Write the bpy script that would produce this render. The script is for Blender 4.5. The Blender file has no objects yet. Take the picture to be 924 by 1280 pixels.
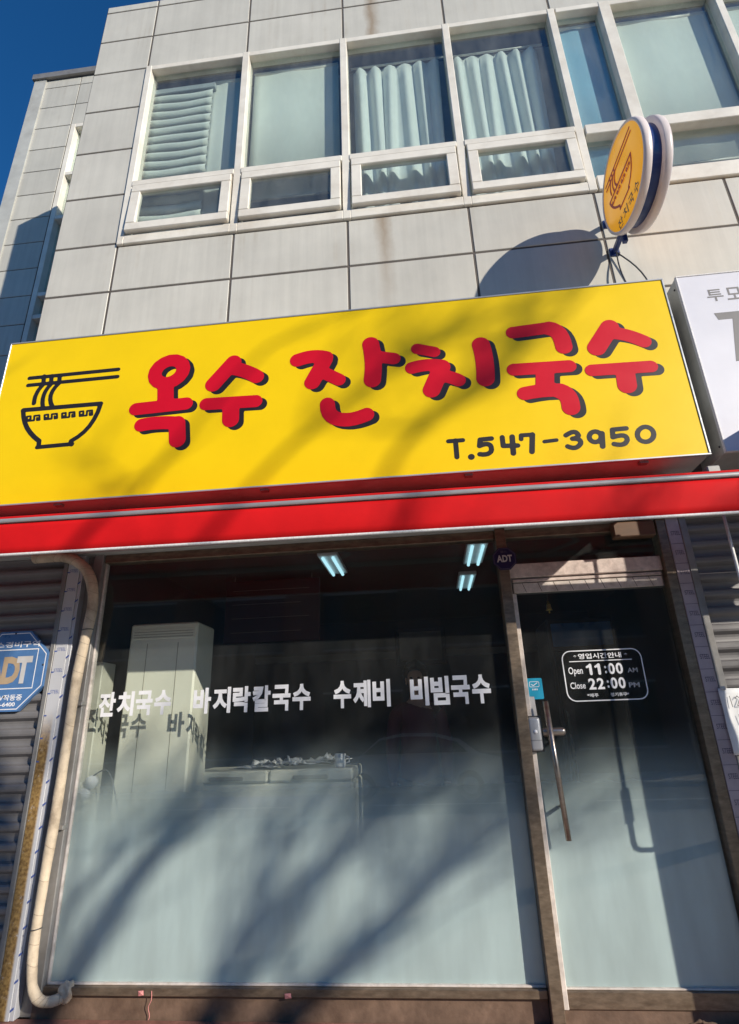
import bpy, bmesh, math, random
import numpy as np
from mathutils import Vector, Matrix
random.seed(7)
sc = bpy.context.scene
COL = sc.collection
R = math.radians

# ---------------------------------------------------------------- camera
def cam_basis(yaw, pitch, roll):
    cy, sy, cp, sp = math.cos(yaw), math.sin(yaw), math.cos(pitch), math.sin(pitch)
    f = Vector((sy*cp, cy*cp, sp)); r = Vector((cy, -sy, 0)); u = r.cross(f)
    c, s = math.cos(roll), math.sin(roll)
    return c*r + s*u, -s*r + c*u, f
cr, cu, cf = cam_basis(R(-5.3516), R(20.9938), R(-1.9561))
cam_data = bpy.data.cameras.new('camera')
cam = bpy.data.objects.new('camera', cam_data); COL.objects.link(cam)
cam.matrix_world = Matrix(((cr.x, cu.x, -cf.x, 0.0), (cr.y, cu.y, -cf.y, -3.6395), (cr.z, cu.z, -cf.z, 1.4213), (0, 0, 0, 1)))
cam_data.sensor_fit = 'HORIZONTAL'; cam_data.sensor_width = 36.0
cam_data.lens = 36.0*700/924
cam_data.clip_start = 0.05; cam_data.clip_end = 3000
sc.camera = cam

# ---------------------------------------------------------------- sky, sun, exposure
SUN_TO = Vector((1.25, -1.0, 0.662)).normalized()          # from the scene towards the sun
SUN_EL = math.asin(SUN_TO.z)
world = bpy.data.worlds.new('World'); sc.world = world; world.use_nodes = True
wn = world.node_tree.nodes; wl = world.node_tree.links; wn.clear()
wo = wn.new('ShaderNodeOutputWorld'); wb = wn.new('ShaderNodeBackground'); ws = wn.new('ShaderNodeTexSky')
ws.sky_type = 'NISHITA'; ws.sun_disc = False
ws.sun_elevation = SUN_EL; ws.sun_rotation = math.atan2(SUN_TO.x, SUN_TO.y)
ws.air_density = 1.0; ws.dust_density = 0.0; ws.ozone_density = 7.0; ws.altitude = 0
wb.inputs['Strength'].default_value = 0.11
hs = wn.new('ShaderNodeHueSaturation'); hs.inputs['Saturation'].default_value = 1.15      # the phone's deep blue winter sky
wl.new(ws.outputs[0], hs.inputs['Color']); wl.new(hs.outputs[0], wb.inputs['Color']); wl.new(wb.outputs[0], wo.inputs['Surface'])
sun_data = bpy.data.lights.new('sun', 'SUN'); sun_data.energy = 4.6; sun_data.angle = R(0.53); sun_data.color = (1.0, 0.925, 0.80)
sun = bpy.data.objects.new('sun', sun_data); COL.objects.link(sun)
sun.location = SUN_TO*60
sun.rotation_euler = (-SUN_TO).to_track_quat('-Z', 'Y').to_euler()
sc.view_settings.view_transform = 'Standard'; sc.view_settings.look = 'None'
sc.view_settings.exposure = 0.22; sc.view_settings.gamma = 1.0; sc.view_settings.use_curve_mapping = False
sc.render.engine = 'CYCLES'
sc.cycles.max_bounces = 10; sc.cycles.transparent_max_bounces = 24; sc.cycles.sample_clamp_indirect = 6

# ---------------------------------------------------------------- materials
def nodes_of(name):
    m = bpy.data.materials.new(name); m.use_nodes = True
    return m, m.node_tree.nodes, m.node_tree.links
def mat(name, col, rough=0.6, metal=0.0, vary=0.12, scale=6.0, bump=0.0, bscale=60.0, stretch=(1, 1, 1), obj_vary=0.0, spec=0.5, coat=0.0, dirt=None, dirt_amt=0.0):
    m, n, l = nodes_of(name); b = n['Principled BSDF']
    b.inputs['Roughness'].default_value = rough; b.inputs['Metallic'].default_value = metal
    b.inputs['Specular IOR Level'].default_value = spec; b.inputs['Coat Weight'].default_value = coat
    tc = n.new('ShaderNodeTexCoord'); mp = n.new('ShaderNodeMapping'); mp.inputs['Scale'].default_value = stretch
    l.new(tc.outputs['Object'], mp.inputs['Vector'])
    tx = n.new('ShaderNodeTexNoise'); tx.inputs['Scale'].default_value = scale; tx.inputs['Detail'].default_value = 6; tx.inputs['Roughness'].default_value = 0.62
    l.new(mp.outputs[0], tx.inputs['Vector'])
    rp = n.new('ShaderNodeMapRange'); rp.inputs['From Min'].default_value = 0.3; rp.inputs['From Max'].default_value = 0.7
    rp.inputs['To Min'].default_value = 1-vary; rp.inputs['To Max'].default_value = 1+vary
    l.new(tx.outputs[0], rp.inputs['Value'])
    last = rp.outputs[0]
    if obj_vary:
        oi = n.new('ShaderNodeObjectInfo'); r2 = n.new('ShaderNodeMapRange'); r2.inputs['To Min'].default_value = 1-obj_vary; r2.inputs['To Max'].default_value = 1+obj_vary
        l.new(oi.outputs['Random'], r2.inputs['Value'])
        mu = n.new('ShaderNodeMath'); mu.operation = 'MULTIPLY'; l.new(last, mu.inputs[0]); l.new(r2.outputs[0], mu.inputs[1]); last = mu.outputs[0]
    vm = n.new('ShaderNodeVectorMath'); vm.operation = 'SCALE'; vm.inputs[0].default_value = col[:3]
    l.new(last, vm.inputs['Scale'])
    out = vm.outputs[0]
    if dirt:
        t2 = n.new('ShaderNodeTexNoise'); t2.inputs['Scale'].default_value = scale*0.45; t2.inputs['Detail'].default_value = 8; t2.inputs['Roughness'].default_value = 0.7
        l.new(mp.outputs[0], t2.inputs['Vector'])
        r3 = n.new('ShaderNodeMapRange'); r3.inputs['From Min'].default_value = 0.48; r3.inputs['From Max'].default_value = 0.75; r3.inputs['To Max'].default_value = dirt_amt
        l.new(t2.outputs[0], r3.inputs['Value'])
        mx = n.new('ShaderNodeMix'); mx.data_type = 'RGBA'; mx.inputs['B'].default_value = (*dirt, 1)
        l.new(r3.outputs[0], mx.inputs['Factor']); l.new(out, mx.inputs['A']); out = mx.outputs['Result']
    l.new(out, b.inputs['Base Color'])
    if bump:
        t3 = n.new('ShaderNodeTexNoise'); t3.inputs['Scale'].default_value = bscale; t3.inputs['Detail'].default_value = 4
        l.new(mp.outputs[0], t3.inputs['Vector'])
        bp = n.new('ShaderNodeBump'); bp.inputs['Strength'].default_value = bump; bp.inputs['Distance'].default_value = 0.01
        l.new(t3.outputs[0], bp.inputs['Height']); l.new(bp.outputs[0], b.inputs['Normal'])
    rr = n.new('ShaderNodeMapRange'); rr.inputs['To Min'].default_value = max(0.02, rough-0.1); rr.inputs['To Max'].default_value = min(1, rough+0.1)
    l.new(tx.outputs[0], rr.inputs['Value']); l.new(rr.outputs[0], b.inputs['Roughness'])
    return m
def glass(name, tint, f0=0.045, wavy=0.0, dust_haze=0.0):
    """clear architectural glass: light passes, the surface mirrors by the Schlick term; optional film of dusty haze and painted sky sheen"""
    m, n, l = nodes_of(name); n.remove(n['Principled BSDF']); out = n['Material Output']
    tr = n.new('ShaderNodeBsdfTransparent'); tr.inputs['Color'].default_value = (*tint, 1)
    gl = n.new('ShaderNodeBsdfGlossy'); gl.inputs['Roughness'].default_value = 0.01; gl.inputs['Color'].default_value = (0.95, 0.98, 1, 1)
    lw = n.new('ShaderNodeLayerWeight'); lw.inputs['Blend'].default_value = 0.5
    pw = n.new('ShaderNodeMath'); pw.operation = 'POWER'; pw.inputs[1].default_value = 5.0
    l.new(lw.outputs['Facing'], pw.inputs[0])
    mr = n.new('ShaderNodeMapRange'); mr.inputs['To Min'].default_value = f0; mr.inputs['To Max'].default_value = 1.0
    l.new(pw.outputs[0], mr.inputs['Value'])
    mx = n.new('ShaderNodeMixShader'); l.new(mr.outputs[0], mx.inputs[0]); l.new(tr.outputs[0], mx.inputs[1]); l.new(gl.outputs[0], mx.inputs[2])
    last = mx.outputs[0]
    if wavy:
        tc = n.new('ShaderNodeTexCoord'); tx = n.new('ShaderNodeTexNoise'); tx.inputs['Scale'].default_value = 1.3; tx.inputs['Detail'].default_value = 1
        l.new(tc.outputs['Object'], tx.inputs['Vector'])
        bp = n.new('ShaderNodeBump'); bp.inputs['Strength'].default_value = wavy; bp.inputs['Distance'].default_value = 0.02
        l.new(tx.outputs[0], bp.inputs['Height']); l.new(bp.outputs[0], gl.inputs['Normal'])
    if dust_haze:
        tc = n.new('ShaderNodeTexCoord'); mp = n.new('ShaderNodeMapping'); mp.inputs['Scale'].default_value = (3, 3, 0.9); mp.inputs['Rotation'].default_value = (0, 0.35, 0)
        l.new(tc.outputs['Object'], mp.inputs['Vector'])
        tx = n.new('ShaderNodeTexNoise'); tx.inputs['Scale'].default_value = 2.2; tx.inputs['Detail'].default_value = 9; tx.inputs['Roughness'].default_value = 0.7
        l.new(mp.outputs[0], tx.inputs['Vector'])
        r2 = n.new('ShaderNodeMapRange'); r2.inputs['From Min'].default_value = 0.35; r2.inputs['From Max'].default_value = 0.8; r2.inputs['To Min'].default_value = dust_haze*0.25; r2.inputs['To Max'].default_value = dust_haze
        l.new(tx.outputs[0], r2.inputs['Value'])
        df = n.new('ShaderNodeBsdfDiffuse'); df.inputs['Color'].default_value = (0.55, 0.56, 0.55, 1)
        m2 = n.new('ShaderNodeMixShader'); l.new(r2.outputs[0], m2.inputs[0]); l.new(last, m2.inputs[1]); l.new(df.outputs[0], m2.inputs[2]); last = m2.outputs[0]
    l.new(last, out.inputs['Surface'])
    return m

def cladding(name, col):
    """painted aluminium panels: broad tone drift, rain streaks, brown run-off streaks"""
    m, n, l = nodes_of(name); b = n['Principled BSDF']; b.inputs['Roughness'].default_value = 0.42
    tc = n.new('ShaderNodeTexCoord')
    def noise(scale3, sc_, det, lo, hi, a, c):
        mp = n.new('ShaderNodeMapping'); mp.inputs['Scale'].default_value = scale3; l.new(tc.outputs['Object'], mp.inputs['Vector'])
        t = n.new('ShaderNodeTexNoise'); t.inputs['Scale'].default_value = sc_; t.inputs['Detail'].default_value = det; t.inputs['Roughness'].default_value = 0.65
        l.new(mp.outputs[0], t.inputs['Vector'])
        r = n.new('ShaderNodeMapRange'); r.inputs['From Min'].default_value = lo; r.inputs['From Max'].default_value = hi; r.inputs['To Min'].default_value = a; r.inputs['To Max'].default_value = c
        l.new(t.outputs[0], r.inputs['Value']); return r.outputs[0]
    drift = noise((1, 1, 1), 1.4, 6, 0.3, 0.7, 0.88, 1.06)
    streak = noise((9, 1, 0.35), 1.6, 7, 0.40, 0.78, 1.03, 0.90)
    oi = n.new('ShaderNodeObjectInfo'); r2 = n.new('ShaderNodeMapRange'); r2.inputs['To Min'].default_value = 0.93; r2.inputs['To Max'].default_value = 1.04
    l.new(oi.outputs['Random'], r2.inputs['Value'])
    m1 = n.new('ShaderNodeMath'); m1.operation = 'MULTIPLY'; l.new(drift, m1.inputs[0]); l.new(streak, m1.inputs[1])
    m2 = n.new('ShaderNodeMath'); m2.operation = 'MULTIPLY'; l.new(m1.outputs[0], m2.inputs[0]); l.new(r2.outputs[0], m2.inputs[1])
    vm = n.new('ShaderNodeVectorMath'); vm.operation = 'SCALE'; vm.inputs[0].default_value = col; l.new(m2.outputs[0], vm.inputs['Scale'])
    rust = noise((14, 1, 0.22), 1.0, 6, 0.52, 0.74, 0.0, 0.55)
    blot = noise((1, 1, 1), 2.3, 4, 0.5, 0.75, 0.0, 1.0)
    m3 = n.new('ShaderNodeMath'); m3.operation = 'MULTIPLY'; l.new(rust, m3.inputs[0]); l.new(blot, m3.inputs[1])
    mx = n.new('ShaderNodeMix'); mx.data_type = 'RGBA'; mx.inputs['B'].default_value = (0.33, 0.25, 0.16, 1)
    l.new(m3.outputs[0], mx.inputs['Factor']); l.new(vm.outputs[0], mx.inputs['A'])
    # one heavy brown run-off below the window frame
    sx = n.new('ShaderNodeSeparateXYZ'); l.new(tc.outputs['Object'], sx.inputs[0])
    d = n.new('ShaderNodeMath'); d.operation = 'ADD'; d.inputs[1].default_value = 0.13; l.new(sx.outputs['X'], d.inputs[0])
    wob = noise((2, 1, 1.4), 2.0, 5, 0.3, 0.7, -0.03, 0.03)
    d2 = n.new('ShaderNodeMath'); d2.operation = 'ADD'; l.new(d.outputs[0], d2.inputs[0]); l.new(wob, d2.inputs[1])
    ab = n.new('ShaderNodeMath'); ab.operation = 'ABSOLUTE'; l.new(d2.outputs[0], ab.inputs[0])
    rr = n.new('ShaderNodeMapRange'); rr.inputs['From Min'].default_value = 0.0; rr.inputs['From Max'].default_value = 0.085; rr.inputs['To Min'].default_value = 0.85; rr.inputs['To Max'].default_value = 0.0
    l.new(ab.outputs[0], rr.inputs['Value'])
    rz = n.new('ShaderNodeMapRange'); rz.inputs['From Min'].default_value = 4.3; rz.inputs['From Max'].default_value = 5.4; l.new(sx.outputs['Z'], rz.inputs['Value'])
    m4 = n.new('ShaderNodeMath'); m4.operation = 'MULTIPLY'; l.new(rr.outputs[0], m4.inputs[0]); l.new(rz.outputs[0], m4.inputs[1])
    mx2 = n.new('ShaderNodeMix'); mx2.data_type = 'RGBA'; mx2.inputs['B'].default_value = (0.30, 0.22, 0.14, 1)
    l.new(m4.outputs[0], mx2.inputs['Factor']); l.new(mx.outputs['Result'], mx2.inputs['A'])
    l.new(mx2.outputs['Result'], b.inputs['Base Color'])
    t = n.new('ShaderNodeTexNoise'); t.inputs['Scale'].default_value = 1.7; t.inputs['Detail'].default_value = 2; l.new(tc.outputs['Object'], t.inputs['Vector'])
    bp = n.new('ShaderNodeBump'); bp.inputs['Strength'].default_value = 0.12; bp.inputs['Distance'].default_value = 0.03; l.new(t.outputs[0], bp.inputs['Height']); l.new(bp.outputs[0], b.inputs['Normal'])
    return m

def film_mat(name, z_top, z_full, col, dens):
    """printed privacy film: clear at the top, a dot screen growing to nearly opaque frost below"""
    m, n, l = nodes_of(name); n.remove(n['Principled BSDF']); out = n['Material Output']
    tc = n.new('ShaderNodeTexCoord'); sx = n.new('ShaderNodeSeparateXYZ'); l.new(tc.outputs['Object'], sx.inputs[0])
    mr = n.new('ShaderNodeMapRange'); mr.interpolation_type = 'SMOOTHSTEP'
    mr.inputs['From Min'].default_value = z_top; mr.inputs['From Max'].default_value = z_full; mr.inputs['To Min'].default_value = 0.0; mr.inputs['To Max'].default_value = dens
    l.new(sx.outputs['Z'], mr.inputs['Value'])
    t = n.new('ShaderNodeTexNoise'); t.inputs['Scale'].default_value = 3; t.inputs['Detail'].default_value = 8; mp = n.new('ShaderNodeMapping'); mp.inputs['Scale'].default_value = (2.5, 1, 0.6)
    l.new(tc.outputs['Object'], mp.inputs['Vector']); l.new(mp.outputs[0], t.inputs['Vector'])
    r2 = n.new('ShaderNodeMapRange'); r2.inputs['From Min'].default_value = 0.3; r2.inputs['From Max'].default_value = 0.7; r2.inputs['To Min'].default_value = 0.88; r2.inputs['To Max'].default_value = 1.08
    l.new(t.outputs[0], r2.inputs['Value'])
    vm = n.new('ShaderNodeVectorMath'); vm.operation = 'SCALE'; vm.inputs[0].default_value = col; l.new(r2.outputs[0], vm.inputs['Scale'])
    df = n.new('ShaderNodeBsdfDiffuse'); tl = n.new('ShaderNodeBsdfTranslucent'); l.new(vm.outputs[0], df.inputs['Color']); l.new(vm.outputs[0], tl.inputs['Color'])
    a = n.new('ShaderNodeMixShader'); a.inputs[0].default_value = 0.22; l.new(df.outputs[0], a.inputs[1]); l.new(tl.outputs[0], a.inputs[2])
    tr = n.new('ShaderNodeBsdfTransparent')
    b = n.new('ShaderNodeMixShader'); l.new(mr.outputs[0], b.inputs[0]); l.new(tr.outputs[0], b.inputs[1]); l.new(a.outputs[0], b.inputs[2])
    l.new(b.outputs[0], out.inputs['Surface']); return m
def emit(name, col, s):
    m, n, l = nodes_of(name); n.remove(n['Principled BSDF']); e = n.new('ShaderNodeEmission'); e.inputs['Color'].default_value = (*col, 1); e.inputs['Strength'].default_value = s
    l.new(e.outputs[0], n['Material Output'].inputs['Surface']); return m

M = {}
M['clad'] = cladding('cladding_paint', (0.575, 0.55, 0.485))
M['wing'] = cladding('wing_cladding_paint', (0.54, 0.52, 0.46))
M['joint'] = mat('joint_sealant', (0.10, 0.085, 0.075), 0.85)
M['frame'] = mat('window_frame_paint', (0.76, 0.715, 0.63), 0.4, vary=0.08, scale=5, dirt=(0.36, 0.27, 0.18), dirt_amt=0.4, stretch=(1, 1, 1))
M['upglass'] = glass('tinted_window_glass', (0.89, 0.93, 0.915), 0.07, wavy=0.15, dust_haze=0.11)  # veil on these panes paints in the pale sky reflection
M['shopglass'] = glass('shop_glass', (0.955, 0.975, 0.97), 0.035, dust_haze=0.03)
M['film'] = film_mat('frosted_film', 1.43, 0.58, (0.64, 0.715, 0.715), 0.94)
M['yellow'] = mat('yellow_sign_vinyl', (0.88, 0.59, 0.0), 0.42, spec=0.3, vary=0.04, scale=2, bump=0.02, bscale=3)
M['red'] = mat('red_letter_vinyl', (0.60, 0.004, 0.018), 0.42, vary=0.04, spec=0.3)
M['black'] = mat('black_print', (0.018, 0.014, 0.014), 0.42, vary=0.1)
M['alu'] = mat('brushed_aluminium', (0.55, 0.55, 0.54), 0.38, metal=0.6, vary=0.1, scale=30, stretch=(0.2, 1, 1))
M['barmetal'] = mat('dull_bar_metal', (0.36, 0.35, 0.35), 0.45, metal=0.3, vary=0.15, scale=12, stretch=(0.3, 1, 1))
M['signside'] = mat('sign_side_sheet', (0.46, 0.46, 0.43), 0.5, vary=0.1, scale=4, dirt=(0.2, 0.17, 0.13), dirt_amt=0.5)
M['whitesign'] = mat('white_sign_vinyl', (0.70, 0.69, 0.74), 0.35, vary=0.05, scale=2)
M['greytext'] = mat('grey_sign_print', (0.16, 0.15, 0.15), 0.5)
M['awning'] = mat('red_awning_canvas', (0.62, 0.006, 0.008), 0.75, spec=0.2, vary=0.1, scale=3, bump=0.06, bscale=14)
M['hem'] = mat('white_awning_hem', (0.72, 0.70, 0.68), 0.6, vary=0.18, scale=80)
M['steel'] = mat('worn_stainless_steel', (0.36, 0.31, 0.27), 0.3, metal=0.85, vary=0.2, scale=10, stretch=(1, 1, 4), dirt=(0.22, 0.14, 0.09), dirt_amt=0.5)
M['darksteel'] = mat('dark_bronze_steel', (0.225, 0.17, 0.12), 0.42, metal=0.6, vary=0.3, scale=8, stretch=(2, 1, 6), dirt=(0.12, 0.075, 0.045), dirt_amt=0.6)
M['bead'] = mat('pale_glazing_bead', (0.62, 0.55, 0.50), 0.5, vary=0.2, scale=20, dirt=(0.3, 0.2, 0.12), dirt_amt=0.5)
M['corr'] = mat('grey_corrugated_steel', (0.20, 0.19, 0.19), 0.5, metal=0.15, vary=0.12, scale=5, dirt=(0.2, 0.18, 0.17), dirt_amt=0.5)
M['trim'] = mat('grey_trim_steel', (0.26, 0.25, 0.24), 0.45, metal=0.3, vary=0.15, scale=9, dirt=(0.16, 0.13, 0.1), dirt_amt=0.5)
M['filmstrip'] = mat('film_covered_steel', (0.55, 0.55, 0.58), 0.4, metal=0.2, vary=0.1, scale=7)
M['lilac'] = mat('lilac_film_covered_steel', (0.42, 0.34, 0.36), 0.45, metal=0.2, vary=0.14, scale=7)
M['pipe'] = mat('beige_pipe_tape', (0.58, 0.47, 0.34), 0.75, vary=0.22, scale=8, bump=0.4, bscale=35, dirt=(0.16, 0.11, 0.07), dirt_amt=0.85)
M['pipeseam'] = mat('tape_seam', (0.28, 0.21, 0.15), 0.8)
M['navy'] = mat('navy_paint', (0.012, 0.035, 0.16), 0.35, vary=0.15, coat=0.3)
M['orange'] = mat('glowing_orange_acrylic', (0.86, 0.43, 0.012), 0.3, vary=0.03)
M['orange'].node_tree.nodes['Principled BSDF'].inputs['Emission Color'].default_value = (0.86, 0.36, 0.006, 1); M['orange'].node_tree.nodes['Principled BSDF'].inputs['Emission Strength'].default_value = 0.42  # glow put in for sunlight coming through the acrylic
M['pillar'] = mat('dull_cream_paint', (0.46, 0.45, 0.37), 0.6)
M['rim'] = mat('cream_plastic_rim', (0.80, 0.70, 0.66), 0.3, vary=0.05)
M['discred'] = mat('red_print', (0.55, 0.035, 0.015), 0.45)
M['disctext'] = mat('dark_green_print', (0.03, 0.06, 0.05), 0.45)
M['white'] = mat('white_vinyl', (0.82, 0.81, 0.82), 0.5, vary=0.06, scale=20)
M['plaque'] = mat('faded_blue_enamel', (0.085, 0.19, 0.40), 0.3, vary=0.14, scale=9)
M['plaque2'] = mat('dark_blue_sticker', (0.012, 0.012, 0.06), 0.4)
M['tan'] = mat('tan_letter', (0.42, 0.31, 0.20), 0.4)
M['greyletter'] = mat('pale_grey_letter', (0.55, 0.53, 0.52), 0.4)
M['paper'] = mat('white_paper', (0.80, 0.80, 0.80), 0.9, vary=0.05, scale=8)
M['ink'] = mat('pen_ink', (0.10, 0.09, 0.09), 0.7)
M['cyan'] = mat('cyan_sticker', (0.02, 0.34, 0.52), 0.4)
M['grey'] = mat('grey_plastic', (0.42, 0.42, 0.43), 0.35, metal=0.3)
M['darkgrey'] = mat('dark_plastic', (0.05, 0.05, 0.055), 0.4)
M['brass'] = mat('brass', (0.60, 0.42, 0.12), 0.3, metal=1.0)
M['cream'] = mat('cream_appliance_enamel', (0.72, 0.70, 0.58), 0.4, vary=0.06, scale=3)
M['creamdk'] = mat('cream_shadow_gap', (0.28, 0.26, 0.2), 0.6)
M['inwall'] = mat('dark_wall_panel', (0.06, 0.06, 0.06), 0.7)
M['header'] = mat('pinkish_header_steel', (0.60, 0.49, 0.44), 0.5, vary=0.2, scale=30, dirt=(0.2, 0.12, 0.1), dirt_amt=0.5)
M['inceil'] = mat('ceiling_board', (0.10, 0.095, 0.09), 0.85)
M['infloor'] = mat('floor_tile', (0.16, 0.14, 0.12), 0.45)
M['outwall'] = mat('render_wall', (0.40, 0.38, 0.35), 0.85)
M['menu'] = mat('dark_red_board', (0.045, 0.006, 0.008), 0.5)
M['menutext'] = mat('menu_text', (0.26, 0.17, 0.14), 0.6)
M['wood'] = mat('brown_wood', (0.12, 0.065, 0.035), 0.6, vary=0.2, scale=4, stretch=(1, 1, 8))
M['stone'] = mat('brown_granite_base', (0.165, 0.105, 0.072), 0.55, vary=0.35, scale=9, bump=0.15, bscale=50, dirt=(0.08, 0.045, 0.03), dirt_amt=0.7)
M['ledge'] = mat('red_brown_tile', (0.26, 0.115, 0.085), 0.7, vary=0.3, scale=14, bump=0.2, bscale=60)
M['pink'] = mat('pink_scrap', (0.72, 0.28, 0.26), 0.8)
M['twig'] = mat('twig_bark', (0.10, 0.06, 0.04), 0.9)
M['blind'] = mat('roller_blind_fabric', (0.78, 0.80, 0.74), 0.85, vary=0.03, scale=3)
M['curtain'] = mat('curtain_fabric', (0.74, 0.78, 0.76), 0.85, vary=0.05, scale=5)
M['roomdark'] = mat('room_wall', (0.42, 0.45, 0.46), 0.9)
M['roomblue'] = mat('pale_blue_blind', (0.28, 0.50, 0.66), 0.8, vary=0.05, scale=2)
M['bark'] = mat('tree_bark', (0.13, 0.10, 0.075), 0.95, vary=0.3, scale=10, bump=0.5, bscale=30)
M['asphalt'] = mat('asphalt', (0.05, 0.05, 0.052), 0.9, vary=0.25, scale=40, bump=0.3, bscale=200)
M['paving'] = mat('paving', (0.44, 0.40, 0.35), 0.85, vary=0.15, scale=6)
M['kerb'] = mat('kerb_granite', (0.38, 0.37, 0.36), 0.8)
M['line'] = mat('road_paint', (0.75, 0.74, 0.70), 0.7)
M['brick'] = mat('brown_brick', (0.20, 0.12, 0.09), 0.85, vary=0.2, scale=8)
M['carwhite'] = mat('white_car_paint', (0.75, 0.75, 0.75), 0.25, vary=0.02, coat=0.8)
M['rubber'] = mat('tyre_rubber', (0.02, 0.02, 0.02), 0.85)
M['carglass'] = mat('dark_car_glass', (0.015, 0.018, 0.02), 0.08, vary=0.02)
M['skin'] = mat('skin', (0.46, 0.28, 0.20), 0.55, vary=0.06)
M['hair'] = mat('black_hair', (0.012, 0.010, 0.010), 0.5, vary=0.2, scale=30)
M['shirt'] = mat('dark_red_shirt', (0.10, 0.012, 0.02), 0.85)
M['trousers'] = mat('black_trousers', (0.02, 0.02, 0.024), 0.85)
M['tube'] = emit('fluorescent_tube', (0.50, 0.88, 1.0), 1.0)
M['print_blue'] = mat('faded_blue_print', (0.06, 0.10, 0.32), 0.6)
M['print_dark'] = mat('faded_grey_print', (0.12, 0.10, 0.14), 0.6)

def residue_mat():
    m, n, l = nodes_of('steel_with_glue_residue'); b = n['Principled BSDF']; b.inputs['Roughness'].default_value = 0.6
    tc = n.new('ShaderNodeTexCoord'); sx = n.new('ShaderNodeSeparateXYZ'); l.new(tc.outputs['Object'], sx.inputs[0])
    t = n.new('ShaderNodeTexNoise'); t.inputs['Scale'].default_value = 22; t.inputs['Detail'].default_value = 9; t.inputs['Roughness'].default_value = 0.75; l.new(tc.outputs['Object'], t.inputs['Vector'])
    def rng(sock, a, b_, c, d):
        r = n.new('ShaderNodeMapRange'); r.interpolation_type = 'SMOOTHSTEP'; r.inputs['From Min'].default_value = a; r.inputs['From Max'].default_value = b_; r.inputs['To Min'].default_value = c; r.inputs['To Max'].default_value = d
        l.new(sock, r.inputs['Value']); return r.outputs[0]
    def mul(p, q, op='MULTIPLY'):
        k = n.new('ShaderNodeMath'); k.operation = op; l.new(p, k.inputs[0]); l.new(q, k.inputs[1]); return k.outputs[0]
    left = rng(sx.outputs['X'], -2.495, -2.478, 0, 1); right = rng(sx.outputs['X'], -2.425, -2.405, 1, 0); top = rng(sx.outputs['Z'], 1.35, 1.62, 1, 0)
    nz = rng(t.outputs[0], 0.25, 0.44, 0, 1)
    f = mul(mul(mul(left, right), top), nz)
    t2 = n.new('ShaderNodeTexNoise'); t2.inputs['Scale'].default_value = 60; t2.inputs['Detail'].default_value = 6; l.new(tc.outputs['Object'], t2.inputs['Vector'])
    cr_ = n.new('ShaderNodeValToRGB'); cr_.color_ramp.elements[0].color = (0.13, 0.068, 0.018, 1); cr_.color_ramp.elements[0].position = 0.3; cr_.color_ramp.elements[1].color = (0.40, 0.25, 0.085, 1); cr_.color_ramp.elements[1].position = 0.7
    l.new(t2.outputs[0], cr_.inputs[0])
    mx = n.new('ShaderNodeMix'); mx.data_type = 'RGBA'; mx.inputs['A'].default_value = (0.52, 0.52, 0.54, 1)
    l.new(f, mx.inputs['Factor']); l.new(cr_.outputs[0], mx.inputs['B']); l.new(mx.outputs['Result'], b.inputs['Base Color'])
    bp = n.new('ShaderNodeBump'); bp.inputs['Strength'].default_value = 0.4; bp.inputs['Distance'].default_value = 0.004; l.new(f, bp.inputs['Height']); l.new(bp.outputs[0], b.inputs['Normal'])
    return m
M['residue'] = residue_mat()

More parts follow.
